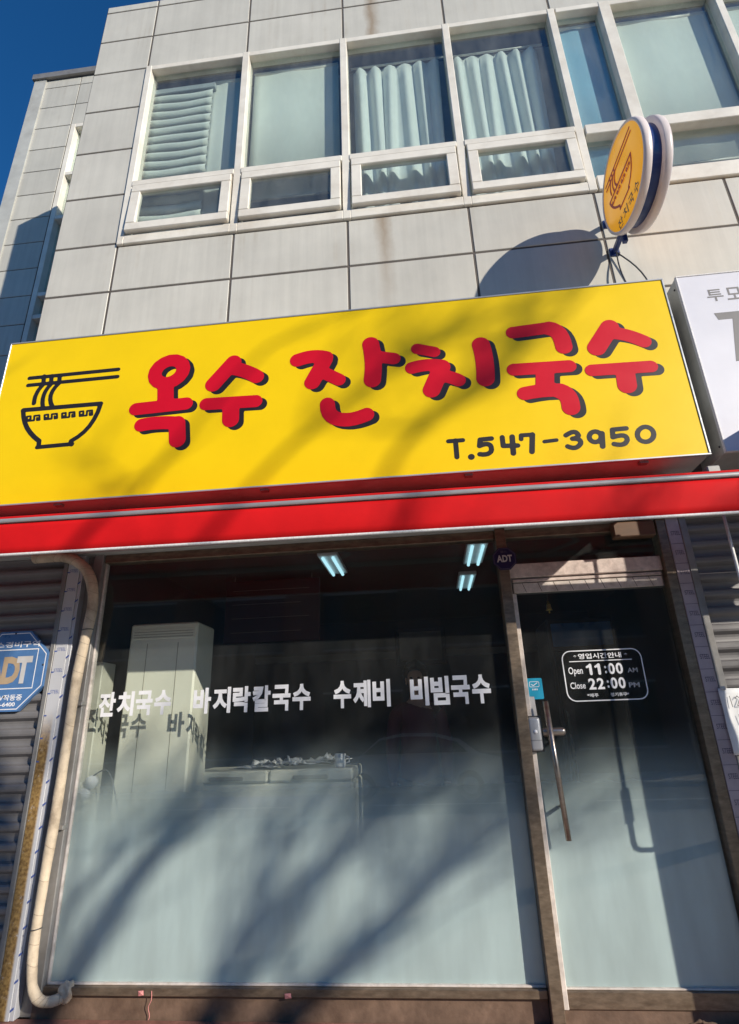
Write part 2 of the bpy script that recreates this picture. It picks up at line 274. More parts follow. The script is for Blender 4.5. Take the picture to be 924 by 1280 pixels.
# ---------------------------------------------------------------- mesh helpers
class MB:
    def __init__(s): s.v = []; s.f = []; s.sm = []
    def add(s, vs, fs, smooth=False):
        o = len(s.v); s.v += [tuple(p) for p in vs]; s.f += [tuple(i+o for i in f) for f in fs]; s.sm += [smooth]*len(fs); return s
    def box(s, x0, x1, y0, y1, z0, z1):
        return s.add([(x, y, z) for z in (z0, z1) for y in (y0, y1) for x in (x0, x1)], [(0, 2, 3, 1), (4, 5, 7, 6), (0, 1, 5, 4), (2, 6, 7, 3), (0, 4, 6, 2), (1, 3, 7, 5)])
    def bbox(s, x0, x1, y0, y1, z0, z1, b=0.005, seg=1):
        bm = bmesh.new(); r = bmesh.ops.create_cube(bm, size=1.0)
        for v in bm.verts: v.co = ((x0+x1)/2+v.co.x*(x1-x0), (y0+y1)/2+v.co.y*(y1-y0), (z0+z1)/2+v.co.z*(z1-z0))
        bmesh.ops.bevel(bm, geom=bm.edges[:], offset=b, segments=seg, affect='EDGES', profile=0.5)
        bm.verts.index_update(); s.add([v.co[:] for v in bm.verts], [[v.index for v in f.verts] for f in bm.faces], seg > 1); bm.free(); return s
    def prism(s, poly, axis, a, b):
        """poly of 2-D points extruded along axis 'x','y' or 'z' from a to b"""
        def p3(p, t): return {'x': (t, p[0], p[1]), 'y': (p[0], t, p[1]), 'z': (p[0], p[1], t)}[axis]
        n = len(poly); vs = [p3(p, a) for p in poly]+[p3(p, b) for p in poly]
        return s.add(vs, [tuple(range(n))[::-1], tuple(range(n, 2*n))]+[(i, (i+1) % n, n+(i+1) % n, n+i) for i in range(n)])
    def tube(s, pts, r, n=10, cap=True):
        pts = [Vector(p) for p in pts]; rs = r if isinstance(r, (list, tuple)) else [r]*len(pts); vs = []; fs = []
        up = None
        for i, p in enumerate(pts):
            d = (pts[min(i+1, len(pts)-1)]-pts[max(i-1, 0)]).normalized()
            if up is None: up = Vector((0, 0, 1)) if abs(d.z) < 0.9 else Vector((0, 1, 0))
            a = d.cross(up).normalized(); up = a.cross(d).normalized()
            for k in range(n):
                t = 2*math.pi*k/n; vs.append(p+(a*math.cos(t)+up*math.sin(t))*rs[i])
        for i in range(len(pts)-1):
            for k in range(n): fs.append((i*n+k, i*n+(k+1) % n, (i+1)*n+(k+1) % n, (i+1)*n+k))
        if cap: fs += [tuple(range(n))[::-1], tuple(range((len(pts)-1)*n, len(pts)*n))]
        return s.add(vs, fs, True)
    def lathe_x(s, prof, c, yaw, n=64):
        """profile (along axis, radius) turned round an axis that is x turned by yaw"""
        ax = Vector((math.cos(yaw), math.sin(yaw), 0)); e1 = Vector((-math.sin(yaw), math.cos(yaw), 0)); e2 = Vector((0, 0, 1)); c = Vector(c); vs = []; fs = []
        for a, r in prof:
            for k in range(n):
                t = 2*math.pi*k/n; vs.append(c+ax*a+(e1*math.cos(t)+e2*math.sin(t))*max(r, 1e-4))
        for i in range(len(prof)-1):
            for k in range(n): fs.append((i*n+k, (i+1)*n+k, (i+1)*n+(k+1) % n, i*n+(k+1) % n))
        return s.add(vs, fs, True)
    def build(s, name, m, parent=None, fix=True):
        me = bpy.data.meshes.new(name); me.from_pydata(s.v, [], s.f)
        me.polygons.foreach_set('use_smooth', s.sm)
        if fix:
            bm = bmesh.new(); bm.from_mesh(me); bmesh.ops.recalc_face_normals(bm, faces=bm.faces[:]); bm.to_mesh(me); bm.free()
        me.materials.append(M[m] if isinstance(m, str) else m)
        o = bpy.data.objects.new(name, me); COL.objects.link(o)
        if parent: adopt(o, parent)
        return o
BASE = {}
def adopt(o, parent):
    o.parent = parent
    t = BASE.get(parent.name, Vector((0, 0, 0)))
    o.matrix_parent_inverse = Matrix.Translation(-t); BASE.setdefault(o.name, Vector((0, 0, 0)))
def thing(name, label, cat, loc=(0, 0, 0), group=None):
    o = bpy.data.objects.new(name, None); COL.objects.link(o); o.location = loc; o.empty_display_size = 0.2
    BASE[o.name] = Vector(loc); return tag(o, label, cat, group)
def tag(o, label, cat, group=None):
    o['label'] = label; o['category'] = cat
    if group: o['group'] = group
    return o
def struct(o): o['kind'] = 'structure'; return o
def box(name, m, p, x0, x1, y0, y1, z0, z1, b=0.0):
    q = MB(); (q.bbox(x0, x1, y0, y1, z0, z1, b) if b else q.box(x0, x1, y0, y1, z0, z1)); return q.build(name, m, p)
def sub(name, parent):
    o = bpy.data.objects.new(name, None); COL.objects.link(o); o.empty_display_size = 0.1; adopt(o, parent); return o

def glyph(strokes, cell):
    """union of round brush strokes as filled 2-D polygons (marching squares) -> verts(u,v), faces, border edges"""
    P = [p for st, r in strokes for p in st]; rm = max(r for _, r in strokes)+2*cell
    u0 = min(p[0] for p in P)-rm; u1 = max(p[0] for p in P)+rm; v0 = min(p[1] for p in P)-rm; v1 = max(p[1] for p in P)+rm
    nu = int((u1-u0)/cell)+2; nv = int((v1-v0)/cell)+2
    U, V = np.meshgrid(u0+np.arange(nu)*cell, v0+np.arange(nv)*cell, indexing='ij'); Dm = np.full(U.shape, 9.0)
    for st, r in strokes:
        for (ax, ay), (bx_, by) in zip(st[:-1], st[1:]):
            dx, dy = bx_-ax, by-ay; L = dx*dx+dy*dy+1e-12
            t = np.clip(((U-ax)*dx+(V-ay)*dy)/L, 0, 1); Dm = np.minimum(Dm, np.hypot(U-ax-t*dx, V-ay-t*dy)-r)
    Dm[np.abs(Dm) < cell*0.02] = -cell*0.02
    vid = {}; vs = []; fs = []; border = []
    def gv(i, j):
        k = (i, j)
        if k not in vid: vid[k] = len(vs); vs.append((U[i, j], V[i, j]))
        return vid[k]
    def ev(a, b):
        k = (min(a, b), max(a, b))
        if k not in vid:
            t = Dm[a]/(Dm[a]-Dm[b]); vid[k] = len(vs); vs.append((U[a]+(U[b]-U[a])*t, V[a]+(V[b]-V[a])*t))
        return vid[k]
    inside = Dm < 0
    for i in range(nu-1):
        for j in range(nv-1):
            c = [(i, j), (i+1, j), (i+1, j+1), (i, j+1)]; s = [inside[k] for k in c]
            if not any(s): continue
            if all(s): fs.append(tuple(gv(*k) for k in c)); continue
            poly = []; cut = []
            for q in range(4):
                a, b = c[q], c[(q+1) % 4]
                if s[q]: poly.append(gv(*a))
                if s[q] != s[(q+1) % 4]:
                    e = ev(a, b); poly.append(e); cut.append(e)
            if len(poly) > 2: fs.append(tuple(poly))
            if len(cut) == 2: border.append(tuple(cut))
    return vs, fs, border
def glyph_obj(name, strokes, m, parent, place, thick=0.0015, cell=0.008):
    """place(u, v, h) -> world point, h = height off the surface"""
    vs, fs, bd = glyph(strokes, cell); q = MB(); n = len(vs)
    q.add([place(u, v, thick) for u, v in vs]+[place(u, v, 0) for u, v in vs], fs+[(a, b, b+n, a+n) for a, b in bd]); return q.build(name, m, parent)
TXT = {}
def text_data(s, bold):
    k = (s, bold)
    if k in TXT: return TXT[k]
    cu_ = bpy.data.curves.new('t', 'FONT'); cu_.body = s; cu_.size = 1.0; cu_.offset = bold; cu_.resolution_u = 3; cu_.dimensions = '2D'; cu_.fill_mode = 'BOTH'
    ob = bpy.data.objects.new('t', cu_); COL.objects.link(ob); dg = bpy.context.evaluated_depsgraph_get(); dg.update()
    me = bpy.data.meshes.new_from_object(ob.evaluated_get(dg)); vs = np.array([v.co[:2] for v in me.vertices]); fs = [tuple(p.vertices) for p in me.polygons]
    bpy.data.objects.remove(ob); bpy.data.curves.remove(cu_); bpy.data.meshes.remove(me)
    TXT[k] = (vs, fs); return TXT[k]
def text_obj(name, s, m, parent, box_, place, bold=0.02, h=0.001):
    """lettering stretched to box_ = (u0, u1, v0, v1) and laid on a surface by place(u, v, h)"""
    vs, fs = text_data(s, bold); lo, hi = vs.min(0), vs.max(0); u0, u1, v0, v1 = box_
    q = MB(); q.add([place(u0+(x-lo[0])/(hi[0]-lo[0])*(u1-u0), v0+(y-lo[1])/(hi[1]-lo[1])*(v1-v0), h) for x, y in vs], fs)
    return q.build(name, m, parent, fix=False)
def on_y(Y): return lambda u, v, h: (u, Y-h, v)        # a surface facing the street
STROKES = {
 '옥': [
  ([(-1.597, 3.867), (-1.587, 3.833), (-1.593, 3.796), (-1.615, 3.762), (-1.648, 3.736), (-1.687, 3.723), (-1.727, 3.724), (-1.762, 3.74), (-1.785, 3.766), (-1.795, 3.801), (-1.79, 3.837), (-1.769, 3.872), (-1.735, 3.898), (-1.695, 3.912), (-1.654, 3.91), (-1.62, 3.894), (-1.597, 3.867)], 0.05),
  ([(-1.706, 3.714), (-1.691, 3.565)], 0.0587),
  ([(-1.902, 3.531), (-1.542, 3.541)], 0.0489),
  ([(-1.846, 3.4), (-1.806, 3.405), (-1.765, 3.407), (-1.724, 3.406), (-1.682, 3.404), (-1.639, 3.399), (-1.596, 3.392)], 0.0506),
  ([(-1.592, 3.388), (-1.578, 3.264)], 0.0585),
 ],
 '수': [
  ([(-1.223, 3.846), (-1.358, 3.676)], 0.0575),
  ([(-1.213, 3.792), (-1.184, 3.783), (-1.156, 3.772), (-1.129, 3.759), (-1.102, 3.744), (-1.076, 3.728), (-1.051, 3.709)], 0.0531),
  ([(-1.397, 3.522), (-1.05, 3.512)], 0.0477),
  ([(-1.222, 3.505), (-1.217, 3.385)], 0.0587),
 ],
 '잔': [
  ([(-0.765, 3.813), (-0.729, 3.823), (-0.693, 3.83), (-0.659, 3.832), (-0.627, 3.83), (-0.596, 3.824), (-0.566, 3.814)], 0.0528),
  ([(-0.571, 3.795), (-0.66, 3.621)], 0.0547),
  ([(-0.595, 3.701), (-0.476, 3.624)], 0.0471),
  ([(-0.251, 3.89), (-0.244, 3.84), (-0.24, 3.79), (-0.238, 3.741), (-0.239, 3.693), (-0.243, 3.646), (-0.249, 3.599)], 0.0587),
  ([(-0.221, 3.785), (-0.097, 3.754)], 0.0463),
  ([(-0.556, 3.44), (-0.553, 3.402), (-0.544, 3.371), (-0.528, 3.346), (-0.505, 3.328), (-0.475, 3.316), (-0.439, 3.31), (-0.416, 3.309), (-0.392, 3.311), (-0.369, 3.314), (-0.345, 3.32), (-0.321, 3.327), (-0.296, 3.336)], 0.0508),
 ],
 '치': [
  ([(0.065, 3.816), (0.178, 3.778)], 0.042),
  ([(0.022, 3.666), (0.057, 3.673), (0.092, 3.677), (0.125, 3.678), (0.158, 3.675), (0.189, 3.67), (0.22, 3.662)], 0.0474),
  ([(0.219, 3.652), (0.14, 3.481)], 0.0584),
  ([(0.202, 3.587), (0.225, 3.581), (0.247, 3.574), (0.267, 3.566), (0.287, 3.557), (0.305, 3.548), (0.321, 3.537)], 0.0473),
  ([(0.493, 3.802), (0.499, 3.762), (0.502, 3.721), (0.504, 3.677), (0.503, 3.631), (0.501, 3.582), (0.496, 3.532)], 0.0597),
 ],
 '국': [
  ([(0.715, 3.875), (0.956, 3.888)], 0.0472),
  ([(0.955, 3.882), (0.977, 3.873), (0.995, 3.857), (1.01, 3.835), (1.02, 3.805), (1.026, 3.768), (1.028, 3.725)], 0.0555),
  ([(0.685, 3.581), (1.038, 3.571)], 0.0463),
  ([(0.882, 3.557), (0.862, 3.421)], 0.0586),
  ([(0.731, 3.394), (0.768, 3.399), (0.805, 3.402), (0.842, 3.404), (0.88, 3.403), (0.918, 3.401), (0.957, 3.397)], 0.0492),
  ([(0.956, 3.388), (0.972, 3.378), (0.985, 3.363), (0.995, 3.345), (1.001, 3.322), (1.003, 3.296), (1.002, 3.266)], 0.057),
 ],
 '수2': [
  ([(1.343, 3.845), (1.233, 3.693)], 0.0603),
  ([(1.337, 3.8), (1.369, 3.794), (1.401, 3.785), (1.434, 3.772), (1.467, 3.755), (1.501, 3.734), (1.535, 3.71)], 0.0478),
  ([(1.174, 3.524), (1.539, 3.515)], 0.0439),
  ([(1.376, 3.504), (1.369, 3.392)], 0.0599),
 ],
 'tel_T': [
  ([(0.218, 3.093), (0.309, 3.093)], 0.0145),
  ([(0.263, 3.094), (0.262, 2.978)], 0.0158),
 ],
 'tel_.': [
  ([(0.35, 2.972), (0.351, 2.972)], 0.0205),
 ],
 'tel_5': [
  ([(0.487, 3.089), (0.416, 3.087), (0.408, 3.043)], 0.0159),
  ([(0.408, 3.043), (0.432, 3.051), (0.451, 3.053), (0.465, 3.05), (0.475, 3.042), (0.479, 3.029), (0.479, 3.01), (0.474, 2.998), (0.465, 2.99), (0.454, 2.984), (0.44, 2.982), (0.423, 2.982), (0.404, 2.986)], 0.0158),
 ],
 'tel_4': [
  ([(0.554, 3.092), (0.553, 3.031), (0.642, 3.026)], 0.0157),
  ([(0.615, 3.09), (0.609, 2.975)], 0.0172),
 ],
 'tel_7': [
  ([(0.668, 3.068), (0.671, 3.095), (0.74, 3.094)], 0.0143),
  ([(0.74, 3.094), (0.722, 2.976)], 0.0171),
 ],
 'tel_-': [
  ([(0.806, 3.039), (0.88, 3.043)], 0.0125),
 ],
 'tel_3': [
  ([(0.941, 3.071), (0.961, 3.082), (0.978, 3.089), (0.992, 3.09), (1.003, 3.087), (1.011, 3.078), (1.016, 3.064), (1.013, 3.058), (1.008, 3.053), (1.003, 3.049), (0.995, 3.047), (0.987, 3.045), (0.977, 3.044)], 0.0156),
  ([(0.977, 3.044), (0.993, 3.043), (1.006, 3.039), (1.015, 3.034), (1.02, 3.027), (1.022, 3.018), (1.02, 3.007), (1.009, 2.994), (0.998, 2.986), (0.985, 2.981), (0.971, 2.981), (0.956, 2.985), (0.94, 2.994)], 0.0155),
 ],
 'tel_9': [
  ([(1.149, 3.042), (1.144, 3.028), (1.134, 3.017), (1.121, 3.011), (1.107, 3.009), (1.094, 3.013), (1.084, 3.022), (1.078, 3.034), (1.078, 3.049), (1.083, 3.062), (1.093, 3.074), (1.106, 3.08), (1.12, 3.082), (1.133, 3.078), (1.143, 3.069), (1.149, 3.056), (1.149, 3.042)], 0.0155),
  ([(1.157, 3.065), (1.146, 2.976)], 0.0169),
 ],
 'tel_5b': [
  ([(1.306, 3.087), (1.223, 3.085), (1.217, 3.033)], 0.0154),
  ([(1.217, 3.033), (1.244, 3.039), (1.265, 3.041), (1.281, 3.039), (1.292, 3.033), (1.297, 3.022), (1.297, 3.007), (1.29, 2.995), (1.281, 2.985), (1.269, 2.98), (1.254, 2.978), (1.236, 2.98), (1.215, 2.986)], 0.0153),
 ],
 'tel_0': [
  ([(1.458, 3.031), (1.453, 3.016), (1.443, 3.002), (1.43, 2.992), (1.416, 2.986), (1.4, 2.985), (1.386, 2.989), (1.374, 2.997), (1.366, 3.009), (1.362, 3.024), (1.363, 3.04), (1.368, 3.055), (1.378, 3.069), (1.391, 3.079), (1.406, 3.086), (1.421, 3.087), (1.435, 3.083), (1.447, 3.074), (1.455, 3.062), (1.459, 3.047), (1.458, 3.031)], 0.0153),
 ],
 'bowl': [
  ([(-2.754, 3.873), (-2.076, 3.878)], 0.0125),
  ([(-2.753, 3.812), (-2.074, 3.816)], 0.0124),
  ([(-2.643, 3.879), (-2.635, 3.807), (-2.651, 3.785), (-2.664, 3.762), (-2.672, 3.737), (-2.678, 3.711), (-2.679, 3.683), (-2.677, 3.654)], 0.0136),
  ([(-2.582, 3.875), (-2.577, 3.801), (-2.595, 3.775), (-2.607, 3.748), (-2.614, 3.718), (-2.616, 3.686), (-2.612, 3.652), (-2.603, 3.616)], 0.0134),
  ([(-2.52, 3.874), (-2.514, 3.806), (-2.538, 3.775), (-2.553, 3.743), (-2.56, 3.71), (-2.558, 3.678), (-2.548, 3.645), (-2.53, 3.612)], 0.0134),
  ([(-2.749, 3.604), (-2.168, 3.602)], 0.0142),
  ([(-2.749, 3.604), (-2.735, 3.551), (-2.716, 3.502), (-2.69, 3.456), (-2.658, 3.415), (-2.621, 3.377), (-2.578, 3.342), (-2.574, 3.295)], 0.0139),
  ([(-2.584, 3.294), (-2.33, 3.297)], 0.0127),
  ([(-2.168, 3.602), (-2.18, 3.535), (-2.2, 3.477), (-2.225, 3.427), (-2.258, 3.384), (-2.297, 3.349), (-2.342, 3.321), (-2.333, 3.294)], 0.0137),
  ([(-2.688, 3.523), (-2.677, 3.525), (-2.681, 3.549), (-2.709, 3.548), (-2.701, 3.511), (-2.648, 3.512), (-2.654, 3.549), (-2.616, 3.55), (-2.607, 3.512), (-2.626, 3.512), (-2.63, 3.531)], 0.0066),
  ([(-2.557, 3.525), (-2.545, 3.526), (-2.55, 3.55), (-2.577, 3.549), (-2.57, 3.512), (-2.517, 3.513), (-2.523, 3.55), (-2.485, 3.551), (-2.477, 3.514), (-2.495, 3.513), (-2.499, 3.532)], 0.0066),
  ([(-2.427, 3.526), (-2.415, 3.527), (-2.419, 3.551), (-2.446, 3.55), (-2.44, 3.513), (-2.387, 3.514), (-2.392, 3.551), (-2.355, 3.552), (-2.347, 3.515), (-2.365, 3.514), (-2.368, 3.533)], 0.0066),
  ([(-2.297, 3.527), (-2.285, 3.528), (-2.289, 3.552), (-2.316, 3.551), (-2.31, 3.515), (-2.258, 3.515), (-2.262, 3.552), (-2.225, 3.553), (-2.218, 3.516), (-2.236, 3.515), (-2.239, 3.535)], 0.0065),
 ],
}
# ================================================================ the ground
struct(MB().box(-400, 400, -400, 400, -0.40, -0.30).build('ground', 'asphalt'))
struct(MB().box(-60, 60, -13.2, -8.2, -0.299, -0.27).build('road', 'asphalt'))
for k in range(-6, 8): struct(MB().box(k*5-1.5, k*5+1.5, -10.76, -10.64, -0.2695, -0.266).build('road_marking', 'line'))
struct(MB().box(-60, 60, -8.0, -0.36, -0.299, -0.15).build('pavement', 'paving'))
for k in range(-20, 20): struct(MB().bbox(k*1.0+0.004, k*1.0+0.996, -8.19, -8.003, -0.299, -0.14, 0.015).build('kerb_stone', 'kerb'))
struct(MB().box(-60, 60, -16.2, -13.2, -0.299, -0.15).build('far_pavement', 'paving'))

# ================================================================ the building
B = thing('shop_building', 'grey panel clad building with a glass shopfront below a band of upper windows', 'building', (0, 0, -0.15))
YC = -0.15                                    # cladding face
X_EDGE = -3.045
COLX = [-2.455, -1.412, -0.430, 0.575, 1.578, 2.582, 3.585, 4.59, 5.59]
ROWL = [3.45, 3.92, 4.395, 4.905, 5.437, 6.032, 6.631, 7.221, 7.805, 8.326, 8.84, 8.955]
def panel(x0, x1, z0, z1, m='clad', y=YC, parent=B, g=0.0095):
    q = MB().bbox(x0+g, x1-g, y, y+0.045, z0+g, z1-g, 0.0035); return q.build('cladding_panel', m, parent)
for a, b in zip(ROWL[:-1], ROWL[1:]): panel(X_EDGE+0.0, COLX[0], a, b)
for x0, x1 in zip(COLX[:-1], COLX[1:]):
    for a, b in ((3.92, 4.395), (4.395, 4.905), (4.905, 5.40)): panel(x0, x1, a, b)
    for a, b in ((7.80, 8.326), (8.326, 8.84), (8.84, 8.955)): panel(x0, x1, a, b)
# the carcass behind the panels
box('backing_wall', 'joint', B, X_EDGE+0.004, COLX[0]-0.002, YC+0.006, 0.16, 2.78, 8.953)
box('backing_wall', 'joint', B, COLX[0], 5.59, YC+0.006, 0.16, 2.9, 5.395)
box('backing_wall', 'joint', B, COLX[0], 5.59, YC+0.006, 0.16, 7.80, 8.953)
box('fascia_wall', 'signside', B, X_EDGE-0.9, 5.8, YC+0.05, 0.14, 2.62, 2.775)
box('side_wall', 'outwall', B, X_EDGE+0.004, X_EDGE+0.12, 0.162, 7.0, -0.15, 8.95)
box('side_wall', 'outwall', B, 5.6, 5.75, -0.10, 7.0, -0.15, 8.95)
box('rear_wall', 'outwall', B, X_EDGE+0.122, 5.598, 6.85, 7.0, -0.15, 8.95)
box('roof_slab', 'outwall', B, X_EDGE+0.122, 5.598, 0.162, 6.848, 8.75, 8.948)
box('upper_floor_slab', 'roomdark', B, X_EDGE+0.122, 5.598, 0.162, 6.848, 5.10, 5.30)
box('upper_ceiling', 'roomdark', B, X_EDGE+0.122, 5.598, 0.162, 6.848, 7.95, 8.05)
box('partition_wall', 'roomdark', B, X_EDGE+0.122, 5.598, 2.2, 2.3, 5.302, 7.948)

# ---- upper windows
WZ0, WZ1 = 5.40, 7.80
TZ0, TZ1 = 6.085, 6.150
GY = -0.098                                    # glass plane
MULL = [-1.412, -0.430, 0.575, 1.578, 2.072, 3.07, 4.07, 5.07]
edges = [-2.455]+MULL+[5.59]
for i, (x0, x1) in enumerate(zip(edges[:-1], edges[1:])):
    W = sub('window', B)
    hw = 0.034 if i not in (4, 5) else 0.048
    a = x0+(0.058 if i == 0 else hw)+0.001; c = x1-hw-0.001
    lo = i < 4
    q = MB().bbox(a-0.002, c+0.002, -0.168, -0.05, 7.735, 7.797, 0.004); q.build('head_rail', 'frame', W)
    q = MB().bbox(a-0.002, c+0.002, -0.180, -0.05, TZ0 if lo else 6.035, TZ1, 0.005); q.build('transom_rail', 'frame', W)
    q = MB().bbox(a-0.002, c+0.002, -0.172, -0.05, WZ0+0.004, WZ0+(0.10 if lo else 0.16), 0.005); q.build('sill_rail', 'frame', W)
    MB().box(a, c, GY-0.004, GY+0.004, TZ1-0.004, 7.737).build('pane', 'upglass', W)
    if lo:
        s0, s1, t0, t1 = a+0.012, c-0.012, 5.512, 6.078       # projecting top-hung sash, its bottom pushed out a little
        w = 0.088
        sh = lambda z: -0.190-(t1-z)*0.04
        def rail(u0, u1, z0, z1, nm):
            q = MB(); vs = []
            for z in (z0, z1):
                for y in (sh(z), sh(z)+0.055):
                    for x in (u0, u1): vs.append((x, y, z))
            q.add(vs, [(0, 2, 3, 1), (4, 5, 7, 6), (0, 1, 5, 4), (2, 6, 7, 3), (0, 4, 6, 2), (1, 3, 7, 5)])
            o = q.build(nm, 'frame', W); md = o.modifiers.new('bevel', 'BEVEL'); md.width = 0.006; md.segments = 1
        rail(s0, s1, t1-w, t1, 'sash_rail'); rail(s0, s1, t0, t0+w, 'sash_rail'); rail(s0, s0+w, t0+w+0.001, t1-w-0.001, 'sash_stile'); rail(s1-w, s1, t0+w+0.001, t1-w-0.001, 'sash_stile')
        q = MB(); q.add([(s0+w-0.004, sh(t0+w)+0.03, t0+w-0.004), (s1-w+0.004, sh(t0+w)+0.03, t0+w-0.004), (s1-w+0.004, sh(t1-w)+0.03, t1-w+0.004), (s0+w-0.004, sh(t1-w)+0.03, t1-w+0.004)], [(0, 1, 2, 3)])
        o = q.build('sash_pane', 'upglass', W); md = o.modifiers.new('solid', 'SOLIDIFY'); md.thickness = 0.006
        MB().bbox((s0+s1)/2-0.05, (s0+s1)/2+0.05, -0.10, -0.07, 5.56, 5.60, 0.004).build('latch', 'darkgrey', W)
    else:
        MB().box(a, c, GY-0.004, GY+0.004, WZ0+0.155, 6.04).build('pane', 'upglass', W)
for k, x in enumerate([-2.427]+MULL):
    hw = 0.030 if k == 0 else (0.034 if k not in (5,) else 0.052)
    MB().bbox(x-hw, x+hw, -0.172, -0.045, WZ0+0.002, 7.798, 0.005).build('mullion', 'frame', B)

# ---- the shop interior shell
box('shop_floor', 'infloor', B, -2.9, 5.59, 0.05, 6.848, -0.15, 0.05)
box('shop_ceiling', 'inceil', B, -2.9, 5.59, 0.162, 6.848, 2.86, 2.95)
box('shop_left_wall', 'inwall', B, -2.62, -2.52, 0.062, 6.848, 0.052, 2.858)
box('shop_right_wall', 'inwall', B, 2.30, 2.40, 0.062, 6.848, 0.052, 2.858)
box('shop_rear_wall', 'inwall', B, -2.518, 2.298, 4.6, 4.7, 0.052, 2.858)
box('shop_head_wall', 'inwall', B, -2.6, 2.4, 0.06, 0.16, 2.62, 2.858)

box('reflection_strip', 'outwall', B, -2.518, 2.298, 4.57, 4.599, 2.33, 2.42)  # pale strip standing in for a line reflected in the shop glass
# ---- plinth, ledge and shop front
box('plinth', 'stone', B, -2.30, 0.488, -0.005, 0.048, -0.15, 0.10)
box('plinth', 'stone', B, 0.56, 1.56, -0.012, 0.048, -0.15, 0.055)
box('doorstep', 'ledge', B, -3.6, 2.6, -0.36, -0.006, -0.15, -0.008, 0.01)
SW = sub('shop_window', B)
box('bottom_rail', 'darksteel', SW, -2.262, 0.489, -0.035, 0.04, 0.101, 0.142, 0.004)
box('bottom_bead', 'bead', SW, -2.228, 0.488, -0.012, 0.03, 0.1425, 0.152, 0.002)
box('left_stile', 'trim', SW, -2.300, -2.232, -0.05, 0.05, 0.10, 2.62, 0.004)
box('left_bead', 'bead', SW, -2.2315, -2.221, -0.012, 0.03, 0.1425, 2.62, 0.002)
box('top_rail', 'darksteel', SW, -2.231, 0.489, -0.03, 0.05, 2.56, 2.62, 0.004)
MB().box(-2.222, 0.490, 0.001, 0.009, 0.150, 2.565).build('pane', 'shopglass', SW)
MB().box(-2.220, 0.489, 0.0100, 0.0106, 0.150, 1.58).build('privacy_film', 'film', SW)
for s, u0, u1, v0, v1 in (('잔치국수', -2.155, -1.655, 1.537, 1.688), ('바지락칼국수', -1.520, -0.745, 1.533, 1.690), ('수제비', -0.612, -0.243, 1.535, 1.698), ('비빔국수', -0.132, 0.372, 1.533, 1.702)):
    n = len(s); w = (u1-u0)/n
    for i, ch in enumerate(s): text_obj('letter', ch, 'white', SW, (u0+i*w+w*0.05, u0+(i+1)*w-w*0.05, v0, v1), on_y(0.0), bold=0.04, h=0.0012)
# mullion between window and door
box('door_mullion', 'darksteel', B, 0.4905, 0.556, -0.075, 0.05, -0.006, 2.62, 0.004)
box('door_jamb', 'darksteel', B, 1.515, 1.575, -0.06, 0.05, -0.006, 2.62, 0.004)
box('door_header', 'header', B, 0.5565, 1.5145, -0.022, 0.05, 2.292, 2.385, 0.004)
box('header_gap', 'trim', B, 0.5565, 1.5145, 0.0, 0.05, 2.192, 2.290)
box('header_strip', 'bead', B, 0.575, 1.500, -0.016, -0.001, 2.192, 2.255, 0.002)
box('header_channel', 'header', B, 0.575, 1.500, -0.020, -0.001, 2.262, 2.280, 0.002)
for k in range(9): MB().add([(0.632+k*0.098, -0.0168, 2.254), (0.635+k*0.098, -0.0168, 2.254), (0.655+k*0.098, -0.0168, 2.194), (0.652+k*0.098, -0.0168, 2.194)], [(0, 1, 2, 3)]).build('strip_joint', 'black', B)
MB().box(0.5562, 1.5148, 0.002, 0.010, 2.37, 2.565).build('fanlight_pane', 'shopglass', B)
box('top_rail', 'darksteel', B, 0.5565, 1.5145, -0.03, 0.05, 2.56, 2.62, 0.004)
box('junction_box', 'wood', B, 1.235, 1.49, -0.10, -0.031, 2.50, 2.60, 0.006)
# door
D = sub('door', B)
MB().box(0.578, 1.508, 0.0, 0.010, 0.135, 2.19).build('pane', 'shopglass', D)
MB().box(0.580, 1.506, 0.0110, 0.0116, 0.137, 1.56).build('privacy_film', 'film', D)
box('bottom_rail', 'darksteel', D, 0.578, 1.508, -0.025, 0.03, 0.058, 0.134, 0.004)
box('bottom_bead', 'bead', D, 0.579, 1.507, -0.010, 0.028, 0.1345, 0.142, 0.002)
box('stile', 'bead', D, 0.5575, 0.586, -0.030, 0.03, 0.058, 2.185, 0.003)
MB().tube([(0.667, -0.075, 1.530), (0.690, -0.075, 0.812)], 0.0155, 14).build('pull_bar', 'steel', D)
MB().tube([(0.674, -0.075, 1.30), (0.674, 0.0, 1.30)], 0.010, 10).build('bar_mount', 'steel', D)
MB().tube([(0.685, -0.075, 0.97), (0.685, 0.0, 0.97)], 0.010, 10).build('bar_mount', 'steel', D)
MB().bbox(0.625, 0.770, -0.045, -0.003, 1.338, 1.384, 0.02, 3).build('lever', 'steel', D)
q = MB().bbox(0.552, 0.622, -0.075, -0.028, 1.262, 1.445, 0.016, 3); lk = q.build('door_lock', 'grey', D)
MB().bbox(0.545, 0.632, -0.050, -0.0305, 1.256, 1.452, 0.008, 2).build('lock_plate', 'darkgrey', D)
MB().tube([(0.588, -0.0745, 1.365), (0.588, -0.079, 1.365)], 0.011, 14).build('lock_button', 'white', D)
MB().box(0.5565, 0.6175, -0.0765, -0.0745, 1.318, 1.320).build('lock_seam', 'darkgrey', D)

